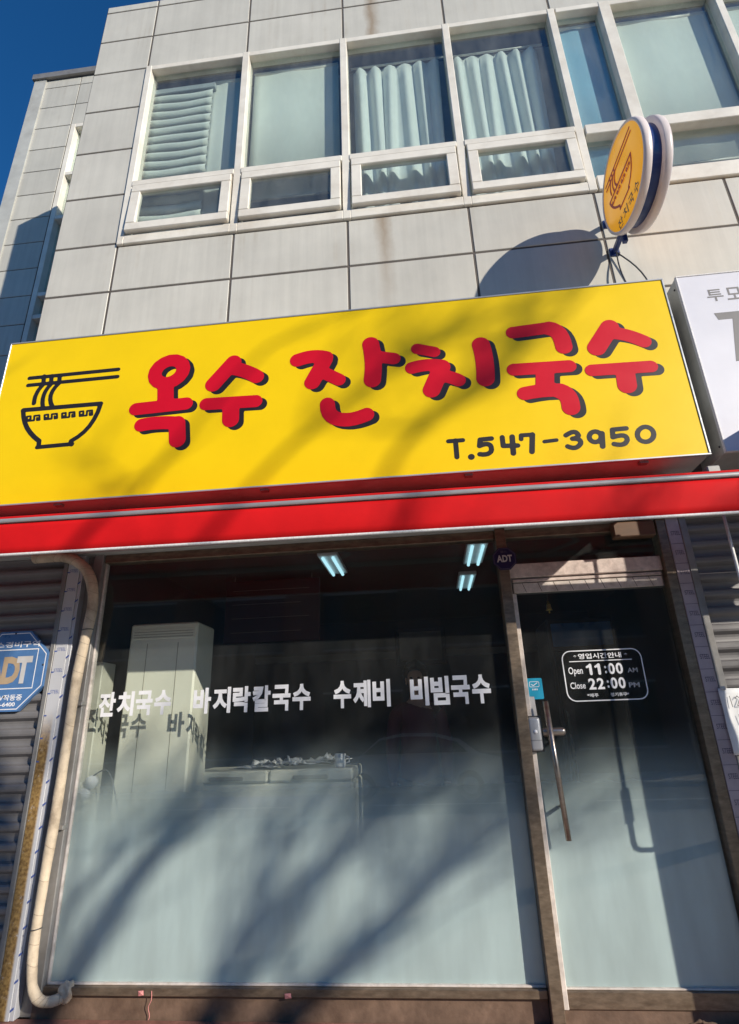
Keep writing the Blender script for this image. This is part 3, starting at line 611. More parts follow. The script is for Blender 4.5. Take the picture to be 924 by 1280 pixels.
# ---- corrugated cladding of the neighbours and the steel trims
def corrugated(name, x0, x1, z0, z1, y, pitch=0.1065, depth=0.036, z_off=0.0):
    prof = []; z = z0-pitch+z_off
    while z < z1:
        for dz, dy in ((0, 0.08), (0.012, 0), (0.026, 0), (0.040, 0.12), (0.058, 0.88), (0.070, 1), (0.086, 1), (0.096, 0.85)):
            zz = z+dz
            if z0 <= zz <= z1: prof.append((y-dy*depth, zz))
        z += pitch
    prof = [(prof[0][0], z0)]+prof+[(prof[-1][0], z1)]
    q = MB(); n = len(prof); q.add([(x, p[0], p[1]) for x in (x0, x1) for p in prof], [(i, i+1, n+i+1, n+i) for i in range(n-1)])
    o = q.build(name, 'corr', B); md = o.modifiers.new('solid', 'SOLIDIFY'); md.thickness = 0.003; return o
corrugated('corrugated_sheet', -6.5, -2.512, -0.14, 2.62, -0.012, z_off=0.03)
corrugated('corrugated_sheet', 1.700, 5.58, -0.14, 2.62, -0.012, z_off=0.055)
box('wall_behind_sheet', 'outwall', B, -6.5, -2.512, 0.03, 0.06, -0.15, 2.62)
box('wall_behind_sheet', 'outwall', B, 1.70, 5.59, 0.03, 0.06, -0.15, 2.62)
box('corner_trim', 'trim', B, -2.5115, -2.4805, -0.062, 0.05, -0.006, 2.62, 0.003)
box('film_strip', 'residue', B, -2.480, -2.392, -0.055, 0.05, -0.006, 2.62, 0.002)
box('inner_trim', 'filmstrip', B, -2.3915, -2.368, -0.050, 0.05, -0.006, 2.62, 0.002)
box('inner_trim', 'trim', B, -2.3675, -2.3005, 0.0, 0.05, -0.006, 2.62)
box('film_strip', 'lilac', B, 1.5755, 1.655, -0.064, 0.05, -0.006, 2.62, 0.002)
box('corner_trim', 'trim', B, 1.6555, 1.699, -0.070, 0.05, -0.006, 2.62, 0.003)
for k in range(10):
    z = 2.50-k*0.135
    if z > 1.62: text_obj('printed_mark', 'STEEL', 'print_blue', B, (-2.462, -2.402, z, z+0.022), on_y(-0.055), bold=0.0, h=0.0008)
    MB().box(-2.480, -2.462, -0.0566, -0.0553, z-0.004, z+0.004).build('printed_tick', 'print_blue', B)
for k in range(20):
    z = 2.42-k*0.125; MB().add([(-2.392, -0.0562, z-0.012), (-2.372, -0.0562, z+0.002), (-2.372, -0.0562, z+0.014), (-2.392, -0.0562, z)], [(0, 1, 2, 3)]).build('printed_tick', 'print_blue', B)
for k in range(18):
    z = 2.50-k*0.128
    text_obj('printed_mark', 'STEEL', 'print_dark', B, (1.592, 1.648, z, z+0.028), on_y(-0.064), bold=0.01, h=0.0008)
    MB().box(1.577, 1.654, -0.0656, -0.0643, z-0.058, z-0.0555).build('film_seam', 'print_dark', B)

# ================================================================ the taller wing, set back
Wg = thing('stair_tower', 'taller grey panelled tower set back beside the shop building, blue sky behind', 'building', (-4.6, 1.5, -0.15))
YW = 1.5; WX0, WXJ, WXJ2 = -5.245, -4.665, -2.9
zs = [10.66-0.4475*k for k in range(0, 23)]
for a, b in zip(zs[1:], zs[:-1]): panel(WX0, WXJ, a, b, 'wing', YW, Wg, 0.006)
panel(WX0, WXJ, 10.66, 10.84, 'wing', YW, Wg, 0.006)
for a, b in ((10.66, 10.84), (10.2125, 10.66), (9.765, 10.2125)): panel(WXJ, WXJ2, a, b, 'wing', YW, Wg, 0.006)
box('tower_wall', 'joint', Wg, WX0+0.02, WXJ-0.002, YW+0.006, YW+4, -0.15, 10.83)
box('tower_wall', 'joint', Wg, WXJ, WXJ2, YW+0.006, YW+4, 9.766, 10.83)
box('tower_wall', 'joint', Wg, WXJ, WXJ2, YW+0.35, YW+4, -0.15, 9.764)
box('corner_trim', 'signside', Wg, WX0-0.17, WX0+0.018, YW-0.02, YW+4, -0.15, 10.85)
box('parapet_cap', 'trim', Wg, WX0-0.2, WXJ2, YW-0.05, YW+4, 10.852, 10.96)
TW = sub('window', Wg)
box('stile', 'frame', TW, WXJ+0.015, WXJ+0.085, YW-0.01, YW+0.15, 2.0, 9.76, 0.004)
box('head_rail', 'frame', TW, WXJ+0.0855, WXJ2, YW-0.01, YW+0.15, 9.69, 9.76, 0.004)
for z in (8.72, 7.9, 6.6, 6.25, 5.35, 4.5): box('transom_rail', 'frame', TW, WXJ+0.0855, WXJ2, YW-0.005, YW+0.14, z, z+0.06, 0.004)
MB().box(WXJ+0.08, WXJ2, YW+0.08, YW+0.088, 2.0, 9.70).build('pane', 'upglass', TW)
box('blind', 'blind', TW, WXJ+0.1, WXJ2, YW+0.15, YW+0.16, 2.0, 9.68)
# ================================================================ big yellow sign
YS = -0.45
S = thing('fascia_sign', 'long yellow box sign with red brush lettering and a noodle bowl drawing', 'sign', (-0.6, -0.33, 2.865))
SX0, SX1, SZ0, SZ1 = -2.966, 1.755, 2.868, 4.203
box('sign_body', 'signside', S, SX0+0.006, SX1-0.006, YS+0.006, -0.106, SZ0+0.006, SZ1-0.006)
box('sign_face', 'yellow', S, SX0+0.012, SX1-0.012, YS, YS+0.0055, SZ0+0.012, SZ1-0.012)
box('frame_rail', 'alu', S, SX0, SX1, YS-0.006, YS+0.02, SZ1-0.0115, SZ1, 0.002)
box('frame_rail', 'alu', S, SX0, SX1, YS-0.006, YS+0.02, SZ0, SZ0+0.0115, 0.002)
box('frame_rail', 'alu', S, SX0, SX0+0.0115, YS-0.006, YS+0.02, SZ0+0.0118, SZ1-0.0118, 0.002)
box('frame_rail', 'alu', S, SX1-0.0115, SX1, YS-0.006, YS+0.02, SZ0+0.0118, SZ1-0.0118, 0.002)
off = lambda st, du, dv: [([(u+du, v+dv) for u, v in p], r) for p, r in st]
for k in ('옥', '수', '잔', '치', '국', '수2'):
    glyph_obj('letter_shadow', off(STROKES[k], 0.034, -0.025), 'black', S, on_y(YS), 0.0008, 0.010)
    glyph_obj('letter', STROKES[k], 'red', S, on_y(YS-0.0010), 0.0010, 0.010)
for k in STROKES:
    if k.startswith('tel_'): glyph_obj('digit', STROKES[k], 'black', S, on_y(YS), 0.001, 0.0055)
glyph_obj('bowl_drawing', [(p, r*(1.22 if r > 0.008 else 1.12)) for p, r in STROKES['bowl']], 'black', S, on_y(YS), 0.001, 0.0055)
for x in (-2.4, -1.0, 0.3, 1.35): box('clip', 'trim', S, x, x+0.05, YS+0.02, YS+0.06, SZ0-0.012, SZ0+0.004)

# ================================================================ the neighbour's white sign
N = thing('fascia_sign', 'white box sign with grey lettering beside the yellow sign', 'sign', (3.2, -0.33, 2.88))
NX0, NX1, NZ0, NZ1 = 1.838, 5.2, 2.878, 4.208
box('sign_body', 'signside', N, NX0+0.004, NX1, YS+0.006, -0.106, NZ0+0.004, NZ1-0.004)
box('sign_face', 'whitesign', N, NX0+0.010, NX1, YS, YS+0.0055, NZ0+0.010, NZ1-0.010)
box('frame_rail', 'hem', N, NX0, NX1, YS-0.005, YS+0.02, NZ1-0.0095, NZ1, 0.002); box('frame_rail', 'hem', N, NX0, NX1, YS-0.005, YS+0.02, NZ0, NZ0+0.0095, 0.002)
box('frame_rail', 'hem', N, NX0, NX0+0.0095, YS-0.005, YS+0.02, NZ0+0.0098, NZ1-0.0098, 0.002)
for z in (NZ0+0.06, NZ1-0.07): MB().tube([(NX0+0.0045, YS+0.05, z), (NX0-0.002, YS+0.05, z)], 0.007, 8).build('rivet', 'darkgrey', N)
text_obj('letter', '투', 'greytext', N, (2.003, 2.105, 3.975, 4.072), on_y(YS), bold=0.012)
text_obj('letter', '모', 'greytext', N, (2.125, 2.225, 3.975, 4.075), on_y(YS), bold=0.012)
MB().prism([(2.012, 3.880), (2.30, 3.880), (2.30, 3.825), (2.19, 3.825), (2.12, 3.50), (2.055, 3.50), (2.115, 3.825), (2.028, 3.825)], 'y', YS-0.001, YS+0.0002).build('letter', 'greytext', N)
glyph_obj('letter', [([(2.075, 3.30), (2.12, 3.36), (2.18, 3.36), (2.22, 3.30), (2.18, 3.24), (2.12, 3.24), (2.075, 3.30)], 0.028)], 'greytext', N, on_y(YS), 0.001, 0.01)

# ================================================================ round projecting sign
yaw = 0.054; ax = Vector((math.cos(yaw), math.sin(yaw), 0)); eo = Vector((math.sin(yaw), -math.cos(yaw), 0))
c0 = Vector((1.566, -0.648, 4.929)); r0 = 0.334
P = thing('round_sign', 'round double sided yellow sign with a red bowl drawing, on a navy wall bracket', 'sign', (1.63, -0.15, 4.6))
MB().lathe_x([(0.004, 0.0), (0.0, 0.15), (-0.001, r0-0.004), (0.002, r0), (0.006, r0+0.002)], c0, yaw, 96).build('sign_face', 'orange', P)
MB().lathe_x([(0.006, r0-0.004), (-0.005, r0+0.002), (-0.006, r0+0.010), (0.0, r0+0.019), (0.012, r0+0.023), (0.042, r0+0.023), (0.048, r0+0.017), (0.050, 0.30)], c0, yaw, 96).build('rim', 'rim', P)
MB().lathe_x([(0.045, r0-0.018), (0.128, r0-0.018)], c0, yaw, 96).build('band', 'navy', P)
MB().lathe_x([(0.122, 0.30), (0.124, r0+0.017), (0.130, r0+0.023), (0.162, r0+0.023), (0.174, r0+0.019), (0.180, r0+0.010), (0.179, r0+0.002), (0.168, r0-0.004)], c0, yaw, 96).build('rim', 'rim', P)
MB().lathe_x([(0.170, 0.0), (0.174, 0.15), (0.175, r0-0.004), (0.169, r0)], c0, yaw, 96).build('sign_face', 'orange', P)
pu = [p for st, r in STROKES['bowl'] for p in st]; bu0 = min(p[0] for p in pu); bu1 = max(p[0] for p in pu); bv0 = min(p[1] for p in pu); bv1 = max(p[1] for p in pu)
sx_ = 0.455/(bu1-bu0); sz_ = 0.345/(bv1-bv0)
bst = [([((u-bu0)*sx_-0.225, (v-bv0)*sz_+4.775-c0.z) for u, v in p], r*0.62) for p, r in STROKES['bowl']]
on_disc = lambda u, v, h: tuple(c0+eo*u+Vector((0, 0, v))-ax*(h+0.0015))
glyph_obj('bowl_drawing', bst, 'discred', P, on_disc, 0.0008, 0.0042)
for i, ch in enumerate('잔치국수'):
    text_obj('letter', ch, 'disctext', P, (-0.185+i*0.094, -0.185+i*0.094+0.076, -0.285+0.0*i, -0.205), on_disc, bold=0.014, h=0.0008)
on_disc2 = lambda u, v, h: tuple(c0+ax*(0.1765+h)-eo*u+Vector((0, 0, v)))
glyph_obj('bowl_drawing', bst, 'discred', P, on_disc2, 0.0008, 0.0042)
for z in (5.045, 4.760):
    a = Vector((1.645, -0.33, z)); b = Vector((1.628, -0.145, z))
    MB().bbox(1.612, 1.646, -0.345, -0.146, z-0.020, z+0.020, 0.004).build('bracket_arm', 'navy', P)
    MB().bbox(1.592, 1.666, -0.162, -0.148, z-0.038, z+0.038, 0.004).build('wall_plate', 'navy', P)
    for dz in (-0.026, 0.026): MB().tube([(1.655, -0.162, z+dz), (1.655, -0.170, z+dz)], 0.008, 6).build('bolt', 'darkgrey', P)
MB().bbox(1.616, 1.650, -0.36, -0.325, 4.66, 5.10, 0.004).build('bracket_post', 'navy', P)
for x1, s in ((1.665, -1), (1.80, 1)):
    pts = [Vector((1.63, -0.18, 4.73)).lerp(Vector((x1, -0.22, 4.24)), t/8)+Vector((0.035*s*math.sin(math.pi*t/8), -0.02*math.sin(math.pi*t/8), 0)) for t in range(9)]
    MB().tube(pts, 0.0055, 8).build('cable', 'darkgrey', P)

# ================================================================ red awning
A = thing('awning', 'retracted red canvas awning with a white hem under the yellow sign', 'awning', (-0.5, -0.45, 2.43))
YA = -0.70
tz = lambda x: -0.0066*(x+2.48)                    # the bar hangs a touch lower at the door end
AX0, AX1 = -4.2, 2.75
def strip(name, m, prof, x0=AX0, x1=AX1, n=60, wob=0.0):
    """profile of (y, z) swept along x with the bar's slight fall"""
    q = MB(); k = len(prof); xs = [x0+(x1-x0)*i/n for i in range(n+1)]; vs = []
    for x in xs:
        w = wob*(math.sin(x*2.3)+0.6*math.sin(x*5.1+1)+0.4*math.sin(x*9.7+2))
        for j, (y, z) in enumerate(prof): vs.append((x, y+w*(1-abs(2*j/(k-1)-1)) if k > 4 else y, z+tz(x)))
    fs = [(i*k+j, i*k+j+1, (i+1)*k+j+1, (i+1)*k+j) for i in range(n) for j in range(k-1)]
    q.add(vs, fs, k > 4); return q.build(name, m, A)
o = strip('valance', 'awning', [(YA+0.006, 2.445), (YA-0.002, 2.49), (YA-0.004, 2.53), (YA-0.004, 2.57), (YA-0.002, 2.61), (YA+0.004, 2.640)], wob=0.006, n=110)
md = o.modifiers.new('solid', 'SOLIDIFY'); md.thickness = 0.003
q = MB(); pts = [(AX0+(AX1-AX0)*i/120, YA+0.004, 2.441+tz(AX0+(AX1-AX0)*i/120)) for i in range(121)]; q.tube(pts, 0.0085, 8); q.build('hem', 'hem', A)
strip('front_bar', 'barmetal', [(YA-0.008, 2.642), (YA-0.012, 2.646), (YA-0.012, 2.664), (YA-0.006, 2.668), (YA+0.05, 2.668), (YA+0.05, 2.642), (YA-0.008, 2.642)])
strip('top_roll', 'awning', [(YA+0.0, 2.669), (YA-0.004, 2.676), (YA+0.0, 2.683), (YA+0.012, 2.687), (YA+0.032, 2.687), (YA+0.05, 2.682), (YA+0.055, 2.669)])
o = strip('canvas', 'awning', [(YA+0.03, 2.686), (-0.5, 2.745), (-0.3, 2.79), (-0.115, 2.835)], x1=1.56, n=30)
md = o.modifiers.new('solid', 'SOLIDIFY'); md.thickness = 0.003
MB().tube([(AX0, -0.15, 2.815+0.012), (1.57, -0.15, 2.80)], 0.045, 16).build('roller', 'awning', A)
for x in (-2.9, -0.8, 0.9):
    MB().tube([(x, -0.12, 2.70), (x+0.25, -0.42, 2.655), (x, YA+0.045, 2.645+tz(x))], 0.016, 8).build('folding_arm', 'alu', A)
    MB().bbox(x-0.04, x+0.04, -0.16, -0.098, 2.64, 2.76, 0.006).build('arm_bracket', 'trim', A)
# the crank that hangs from it
K = thing('awning_crank', 'thin white crank rod hanging under the awning by the grey corrugated wall', 'crank', (1.69, -0.5, 1.08))
MB().tube([(1.704, -0.5, 2.72), (1.690, -0.5, 1.36)], 0.0085, 10).build('rod', 'hem', K)
MB().tube([(1.690, -0.5, 1.38), (1.689, -0.5, 1.22)], 0.017, 12).build('grip', 'hem', K)
MB().tube([(1.689, -0.5, 1.23), (1.689, -0.5, 1.12), (1.696, -0.5, 1.095), (1.72, -0.5, 1.085), (1.785, -0.5, 1.085)], 0.0105, 10).build('handle', 'hem', K)
MB().bbox(1.668, 1.74, -0.53, -0.47, 2.70, 2.765, 0.006).build('gear_box', 'trim', K)

# unseen awning and board added beyond the door to shade it
Q = thing('awning', 'grey unseen awning added beyond the shop door to shade it, under the white sign', 'awning', (2.2, -0.45, 2.40))
MB().prism([(-0.705, 2.70), (-0.10, 2.84), (-0.10, 2.79), (-0.705, 2.69)], 'x', 2.155, 4.8).build('canvas', 'signside', Q)
MB().bbox(2.146, 2.1545, -0.71, -0.10, 2.68, 2.86, 0.002).build('shade_cheek', 'signside', Q)
MB().bbox(2.146, 2.1545, -0.71, -0.47, 2.861, 3.12, 0.002).build('shade_cheek', 'signside', Q)
MB().bbox(2.10, 2.1545, -0.13, -0.07, 2.70, 2.86, 0.004).build('wall_bracket', 'trim', Q)
V = thing('shade_board', 'tall grey unseen board added on the step to shade the shop door', 'board', (2.19, -0.65, -0.15))  # invented caster, placed for the shadow on the door's right side
box('board', 'signside', V, 2.015, 2.355, -0.665, -0.64, -0.04, 2.45, 0.004)
for x in (2.00, 2.3555): box('edge_rail', 'alu', V, x, x+0.0145, -0.672, -0.633, -0.04, 2.455, 0.003)
for x in (2.06, 2.26): box('foot', 'darkgrey', V, x, x+0.06, -0.88, -0.42, -0.15, -0.041, 0.01)

# ================================================================ insulated pipe
G = thing('insulated_pipe', 'beige tape wrapped air conditioner pipe running down beside the shop window', 'pipe', (-2.25, -0.09, 0.1))
cp = [(-2.72, -0.09, 2.612), (-2.60, -0.095, 2.612), (-2.48, -0.10, 2.60), (-2.395, -0.10, 2.565), (-2.315, -0.10, 2.50), (-2.262, -0.095, 2.40), (-2.238, -0.09, 2.28), (-2.240, -0.09, 2.16), (-2.256, -0.09, 2.00), (-2.270, -0.09, 1.82), (-2.275, -0.09, 1.5), (-2.277, -0.09, 1.03), (-2.288, -0.09, 0.66), (-2.290, -0.09, 0.36), (-2.272, -0.09, 0.20), (-2.245, -0.088, 0.13), (-2.205, -0.08, 0.095), (-2.15, -0.06, 0.088), (-2.11, -0.03, 0.10)]
def smooth(p, n=6):
    p = [Vector(a) for a in p]; out = []
    for i in range(len(p)-1):
        a, b, c, d = p[max(i-1, 0)], p[i], p[i+1], p[min(i+2, len(p)-1)]
        for k in range(n):
            t = k/n; out.append(0.5*((2*b)+(-a+c)*t+(2*a-5*b+4*c-d)*t*t+(-a+3*b-3*c+d)*t**3))
    return out+[p[-1]]
sp = smooth(cp, 8)
rs = [0.040-0.013*min(1, i/(len(sp)*0.75))+0.0012*math.sin(i*0.37)+random.uniform(-0.0008, 0.0008) for i in range(len(sp))]
MB().tube(sp, rs, 16).build('pipe', 'pipe', G)
for i in range(4, len(sp)-3, 4):
    if random.random() < 0.25: continue
    p = sp[i]; d = (sp[i+1]-sp[i-1]).normalized(); a = Vector((0, 1, 0)).cross(d).normalized(); b = d.cross(a); tilt = random.uniform(-0.75, -0.3)
    ring = [p+(a*math.cos(t)+b*math.sin(t))*(rs[i]+0.0007)+d*(tilt*rs[i]*math.cos(t)) for t in [2*math.pi*k/20 for k in range(21)]]
    MB().tube(ring, 0.0009, 5, False).build('tape_seam', 'pipeseam', G)
for z in (2.09, 0.44):
    i = min(range(30, len(sp)), key=lambda i: abs(sp[i].z-z)); p = sp[i]
    MB().tube([p+Vector((math.cos(t)*(rs[i]+0.002), math.sin(t)*(rs[i]+0.002), 0.004*math.cos(t))) for t in [2*math.pi*k/24 for k in range(25)]], 0.0028, 6, False).build('tie_wire', 'darkgrey', G)
for z in (1.62, 0.92):
    i = min(range(30, len(sp)), key=lambda i: abs(sp[i].z-z)); p = sp[i]
    MB().bbox(p.x-rs[i]-0.018, p.x+rs[i]+0.018, p.y+rs[i]*0.6, 0.0, z-0.012, z+0.012, 0.002).build('pipe_clip', 'trim', G)
bm = bmesh.new(); bmesh.ops.create_icosphere(bm, subdivisions=4, radius=1.0)
from mathutils import noise as mnoise
for v in bm.verts:
    n_ = v.co.copy(); k = 1+0.30*mnoise.noise(n_*1.7)+0.10*mnoise.noise(n_*4.0)+0.04*mnoise.noise(n_*11.0)
    v.co = Vector((-2.098+n_.x*0.045*k, -0.022+n_.y*0.036*k, 0.118+n_.z*0.048*k))
q = MB(); bm.verts.index_update(); q.add([v.co[:] for v in bm.verts], [[v.index for v in f.verts] for f in bm.faces], True); bm.free(); q.build('foam_plug', 'pipe', G)

# ================================================================ plaques, stickers, notices
def octagon(cx, cz, w, h, k=0.293):
    a, b = w/2, h/2; p, s = a*(1-2*k), b*(1-2*k)
    return [(cx-p, cz+b), (cx+p, cz+b), (cx+a, cz+s), (cx+a, cz-s), (cx+p, cz-b), (cx-p, cz-b), (cx-a, cz-s), (cx-a, cz+s)]
def ring_poly(mb, outer, inner, y):
    n = len(outer); mb.add([(x, y, z) for x, z in outer]+[(x, y, z) for x, z in inner], [(i, (i+1) % n, n+(i+1) % n, n+i) for i in range(n)])
SG = thing('security_plaque', 'blue octagonal security plaque on the grey corrugated wall', 'plaque', (-2.765, -0.06, 1.585))
PX, PZ, YP = -2.768, 1.845, -0.070
MB().prism(octagon(PX, PZ, 0.515, 0.515), 'y', YP, YP+0.03).build('plate', 'plaque', SG)
q = MB(); ring_poly(q, octagon(PX, PZ, 0.492, 0.492), octagon(PX, PZ, 0.480, 0.480), YP-0.0008); q.build('border', 'white', SG)
q = MB(); fr = lambda a, b: [(PX-a, PZ+b+0.01), (PX+a, PZ+b+0.01), (PX+a, PZ-b+0.01), (PX-a, PZ-b+0.01)]; ring_poly(q, fr(0.186, 0.128), fr(0.180, 0.122), YP-0.0008); q.build('border', 'white', SG)
text_obj('lettering', '캡스경비구역', 'white', SG, (PX-0.19, PX+0.185, PZ+0.150, PZ+0.190), on_y(YP), bold=0.02)
text_obj('lettering', 'A', 'tan', SG, (PX-0.165, PX-0.035, PZ-0.085, PZ+0.09), on_y(YP), bold=0.05)
text_obj('lettering', 'D', 'tan', SG, (PX-0.050, PX+0.075, PZ-0.085, PZ+0.09), on_y(YP-0.0006), bold=0.05)
text_obj('lettering', 'T', 'greyletter', SG, (PX+0.045, PX+0.155, PZ-0.085, PZ+0.09), on_y(YP-0.0012), bold=0.05)
text_obj('lettering', 'CCTV작동중', 'white', SG, (PX-0.13, PX+0.125, PZ-0.190, PZ-0.152), on_y(YP), bold=0.02)
text_obj('lettering', '1588-6400', 'white', SG, (PX-0.10, PX+0.085, PZ-0.226, PZ-0.200), on_y(YP), bold=0.03)
for x, z in ((PX+0.235, PZ+0.03), (PX+0.0, PZ+0.243), (PX+0.0, PZ-0.165)): MB().tube([(x, YP-0.0005, z), (x, YP-0.004, z)], 0.006, 8).build('screw', 'darkgrey', SG)
S2 = thing('security_sticker', 'small dark octagonal security sticker at the top of the door post', 'sticker', (0.528, -0.08, 2.33))
MB().prism(octagon(0.532, 2.408, 0.148, 0.148), 'y', -0.0785, -0.0755).build('plate', 'plaque2', S2)
q = MB(); ring_poly(q, octagon(0.532, 2.408, 0.138, 0.138), octagon(0.532, 2.408, 0.131, 0.131), -0.0791); q.build('border', 'print_dark', S2)
text_obj('lettering', 'ADT', 'greyletter', S2, (0.483, 0.580, 2.386, 2.432), on_y(-0.0785), bold=0.03)
text_obj('lettering', '캡스', 'print_dark', S2, (0.508, 0.552, 2.448, 2.463), on_y(-0.0785), bold=0.02)
H = thing('opening_hours_decal', 'white opening hours lettering in a rounded outline on the glass door', 'decal', (1.04, 0, 1.53))
def rrect(x0, x1, z0, z1, r, n=6):
    out = []
    for cx, cz, a0 in ((x1-r, z1-r, 0), (x0+r, z1-r, 90), (x0+r, z0+r, 180), (x1-r, z0+r, 270)):
        out += [(cx+r*math.cos(R(a0+90*k/n)), cz+r*math.sin(R(a0+90*k/n))) for k in range(n+1)]
    return out
YD = -0.0006
q = MB(); ring_poly(q, rrect(0.812, 1.285, 1.522, 1.820, 0.055), rrect(0.8185, 1.2785, 1.5285, 1.8135, 0.049), YD); q.build('outline', 'white', H)
q = MB(); q.add([(0.855, YD, 1.752), (1.225, YD, 1.752), (1.225, YD, 1.757), (0.855, YD, 1.757)], [(0, 1, 2, 3)]); q.build('rule', 'white', H)
text_obj('lettering', '영업시간안내', 'white', H, (0.912, 1.168, 1.767, 1.800), on_y(0), bold=0.02)
for x in (0.884, 1.185): text_obj('lettering', '*', 'white', H, (x, x+0.018, 1.776, 1.792), on_y(0), bold=0.03)
text_obj('lettering', 'Open', 'white', H, (0.842, 0.926, 1.668, 1.722), on_y(0), bold=0.012)
for ln, z0 in (('11:00', 1.672), ('22:00', 1.588)):
    for ch, u0, u1 in zip(ln, (0.948, 0.998, 1.056, 1.076, 1.122), (0.990, 1.040, 1.068, 1.116, 1.163)):
        if ch == '1': glyph_obj('lettering', [([(u0+0.006, z0+0.047), (u0+0.026, z0+0.058)], 0.0065), ([(u0+0.026, z0+0.058), (u0+0.026, z0+0.0075)], 0.0085)], 'white', H, on_y(0), 0.0006, 0.003)
        else: text_obj('lettering', ch, 'white', H, (u0, u1, z0+(0.006 if ch == ':' else 0), z0+(0.050 if ch == ':' else 0.065)), on_y(0), bold=0.03)
text_obj('lettering', 'AM', 'greyletter', H, (1.188, 1.246, 1.678, 1.705), on_y(0), bold=0.01)  # grey instead of white: the shade on AM is in the colour
text_obj('lettering', 'Close', 'white', H, (0.840, 0.929, 1.595, 1.633), on_y(0), bold=0.012)
text_obj('lettering', 'PM', 'greyletter', H, (1.180, 1.242, 1.592, 1.620), on_y(0), bold=0.02)  # PM greyed as well, to look shaded
text_obj('lettering', '*매주', 'white', H, (0.930, 0.995, 1.545, 1.566), on_y(0), bold=0.02)
text_obj('lettering', '정기휴무*', 'white', H, (1.065, 1.172, 1.545, 1.566), on_y(0), bold=0.02)
C1 = thing('card_sticker', 'cyan payment sticker on the door glass above the lock', 'sticker', (0.63, 0, 1.54))
MB().prism(rrect(0.580, 0.676, 1.545, 1.667, 0.008, 3), 'y', -0.0016, -0.0004).build('sheet', 'cyan', C1)
q = MB(); ring_poly(q, rrect(0.598, 0.658, 1.615, 1.648, 0.008, 3), rrect(0.601, 0.655, 1.618, 1.645, 0.006, 3), -0.0022); q.build('card_icon', 'white', C1)
glyph_obj('tick_icon', [([(0.610, 1.632), (0.622, 1.624), (0.646, 1.640)], 0.0022)], 'white', C1, on_y(-0.0017), 0.0005, 0.0015)
for k in range(4): MB().box(0.612+k*0.009, 0.618+k*0.009, -0.0022, -0.0017, 1.597, 1.606).build('print_mark', 'white', C1)
tag(MB().prism([(0.586, 1.562), (0.618, 1.560), (0.622, 1.448), (0.592, 1.448)], 'y', -0.0032, -0.0024).build('tape_label', 'greyletter'), 'small grey tape label below the cyan sticker', 'label')
NP = thing('paper_notice', 'white handwritten paper notice taped to the grey corrugated wall', 'notice', (1.74, -0.045, 1.21))
q = MB(); nx, nz = 8, 12
g = lambda i, j: (1.642+0.27*i/nx+0.0015*math.sin(j), -0.079-0.006*math.sin(i*1.1)*math.sin(j*0.6), 1.212+0.352*j/nz-0.004*i/nx)
q.add([g(i, j) for j in range(nz+1) for i in range(nx+1)], [(j*(nx+1)+i, j*(nx+1)+i+1, (j+1)*(nx+1)+i+1, (j+1)*(nx+1)+i) for j in range(nz) for i in range(nx)], True)
o = q.build('sheet', 'paper', NP); md = o.modifiers.new('solid', 'SOLIDIFY'); md.thickness = 0.0008
for st in ([[(1.690, 1.520), (1.694, 1.462)]], [[(1.716, 1.505), (1.730, 1.520), (1.742, 1.506), (1.722, 1.468), (1.755, 1.466)]], [[(1.765, 1.524), (1.773, 1.518), (1.765, 1.512), (1.760, 1.518), (1.765, 1.524)]], [[(1.716, 1.420), (1.716, 1.370)]], [[(1.735, 1.410), (1.748, 1.420), (1.756, 1.410), (1.738, 1.374), (1.768, 1.372)]], [[(1.704, 1.330), (1.702, 1.295), (1.726, 1.300)]], [[(1.742, 1.334), (1.740, 1.286)]], [[(1.758, 1.332), (1.756, 1.288)]]):
    glyph_obj('pen_stroke', [(s, 0.0018) for s in st], 'ink', NP, on_y(-0.0865), 0.0004, 0.002)
q = MB().box(1.655, 1.680, -0.088, -0.072, 1.555, 1.575); q.build('tape', 'greyletter', NP)

# bits on the step
tag(MB().tube(smooth([(1.02, -0.10, 0.004), (1.08, -0.11, 0.022), (1.13, -0.10, 0.030), (1.185, -0.09, 0.045), (1.20, -0.09, 0.040), (1.26, -0.08, 0.028), (1.34, -0.07, 0.006)], 4), [0.006+0.003*math.sin(i*1.7) for i in range(25)], 7).build('fallen_twig', 'twig'), 'broken brown twig lying on the step below the glass door', 'twig')
for x, z, w, nm in ((-0.872, 0.098, 0.035, 'pink paper scrap caught on the brown sill in the middle'), (-1.68, 0.105, 0.03, 'crumpled red scrap on the brown sill toward the pipe')):
    q = MB(); q.add([(x, -0.0385, z), (x+w, -0.040, z+0.004), (x+w*0.9, -0.0405, z+0.026), (x-0.004, -0.038, z+0.022), (x+w*0.5, -0.046, z+0.015)], [(0, 1, 4), (1, 2, 4), (2, 3, 4), (3, 0, 4)])
    tag(q.build('paper_scrap', 'pink'), nm, 'scrap')
tag(MB().tube(smooth([(-1.608, -0.038, 0.128), (-1.604, -0.040, 0.09), (-1.622, -0.030, 0.055), (-1.615, -0.022, 0.015), (-1.62, -0.02, -0.004)], 4), 0.0018, 5).build('red_thread', 'pink'), 'thin pink thread hanging over the brown plinth', 'thread')
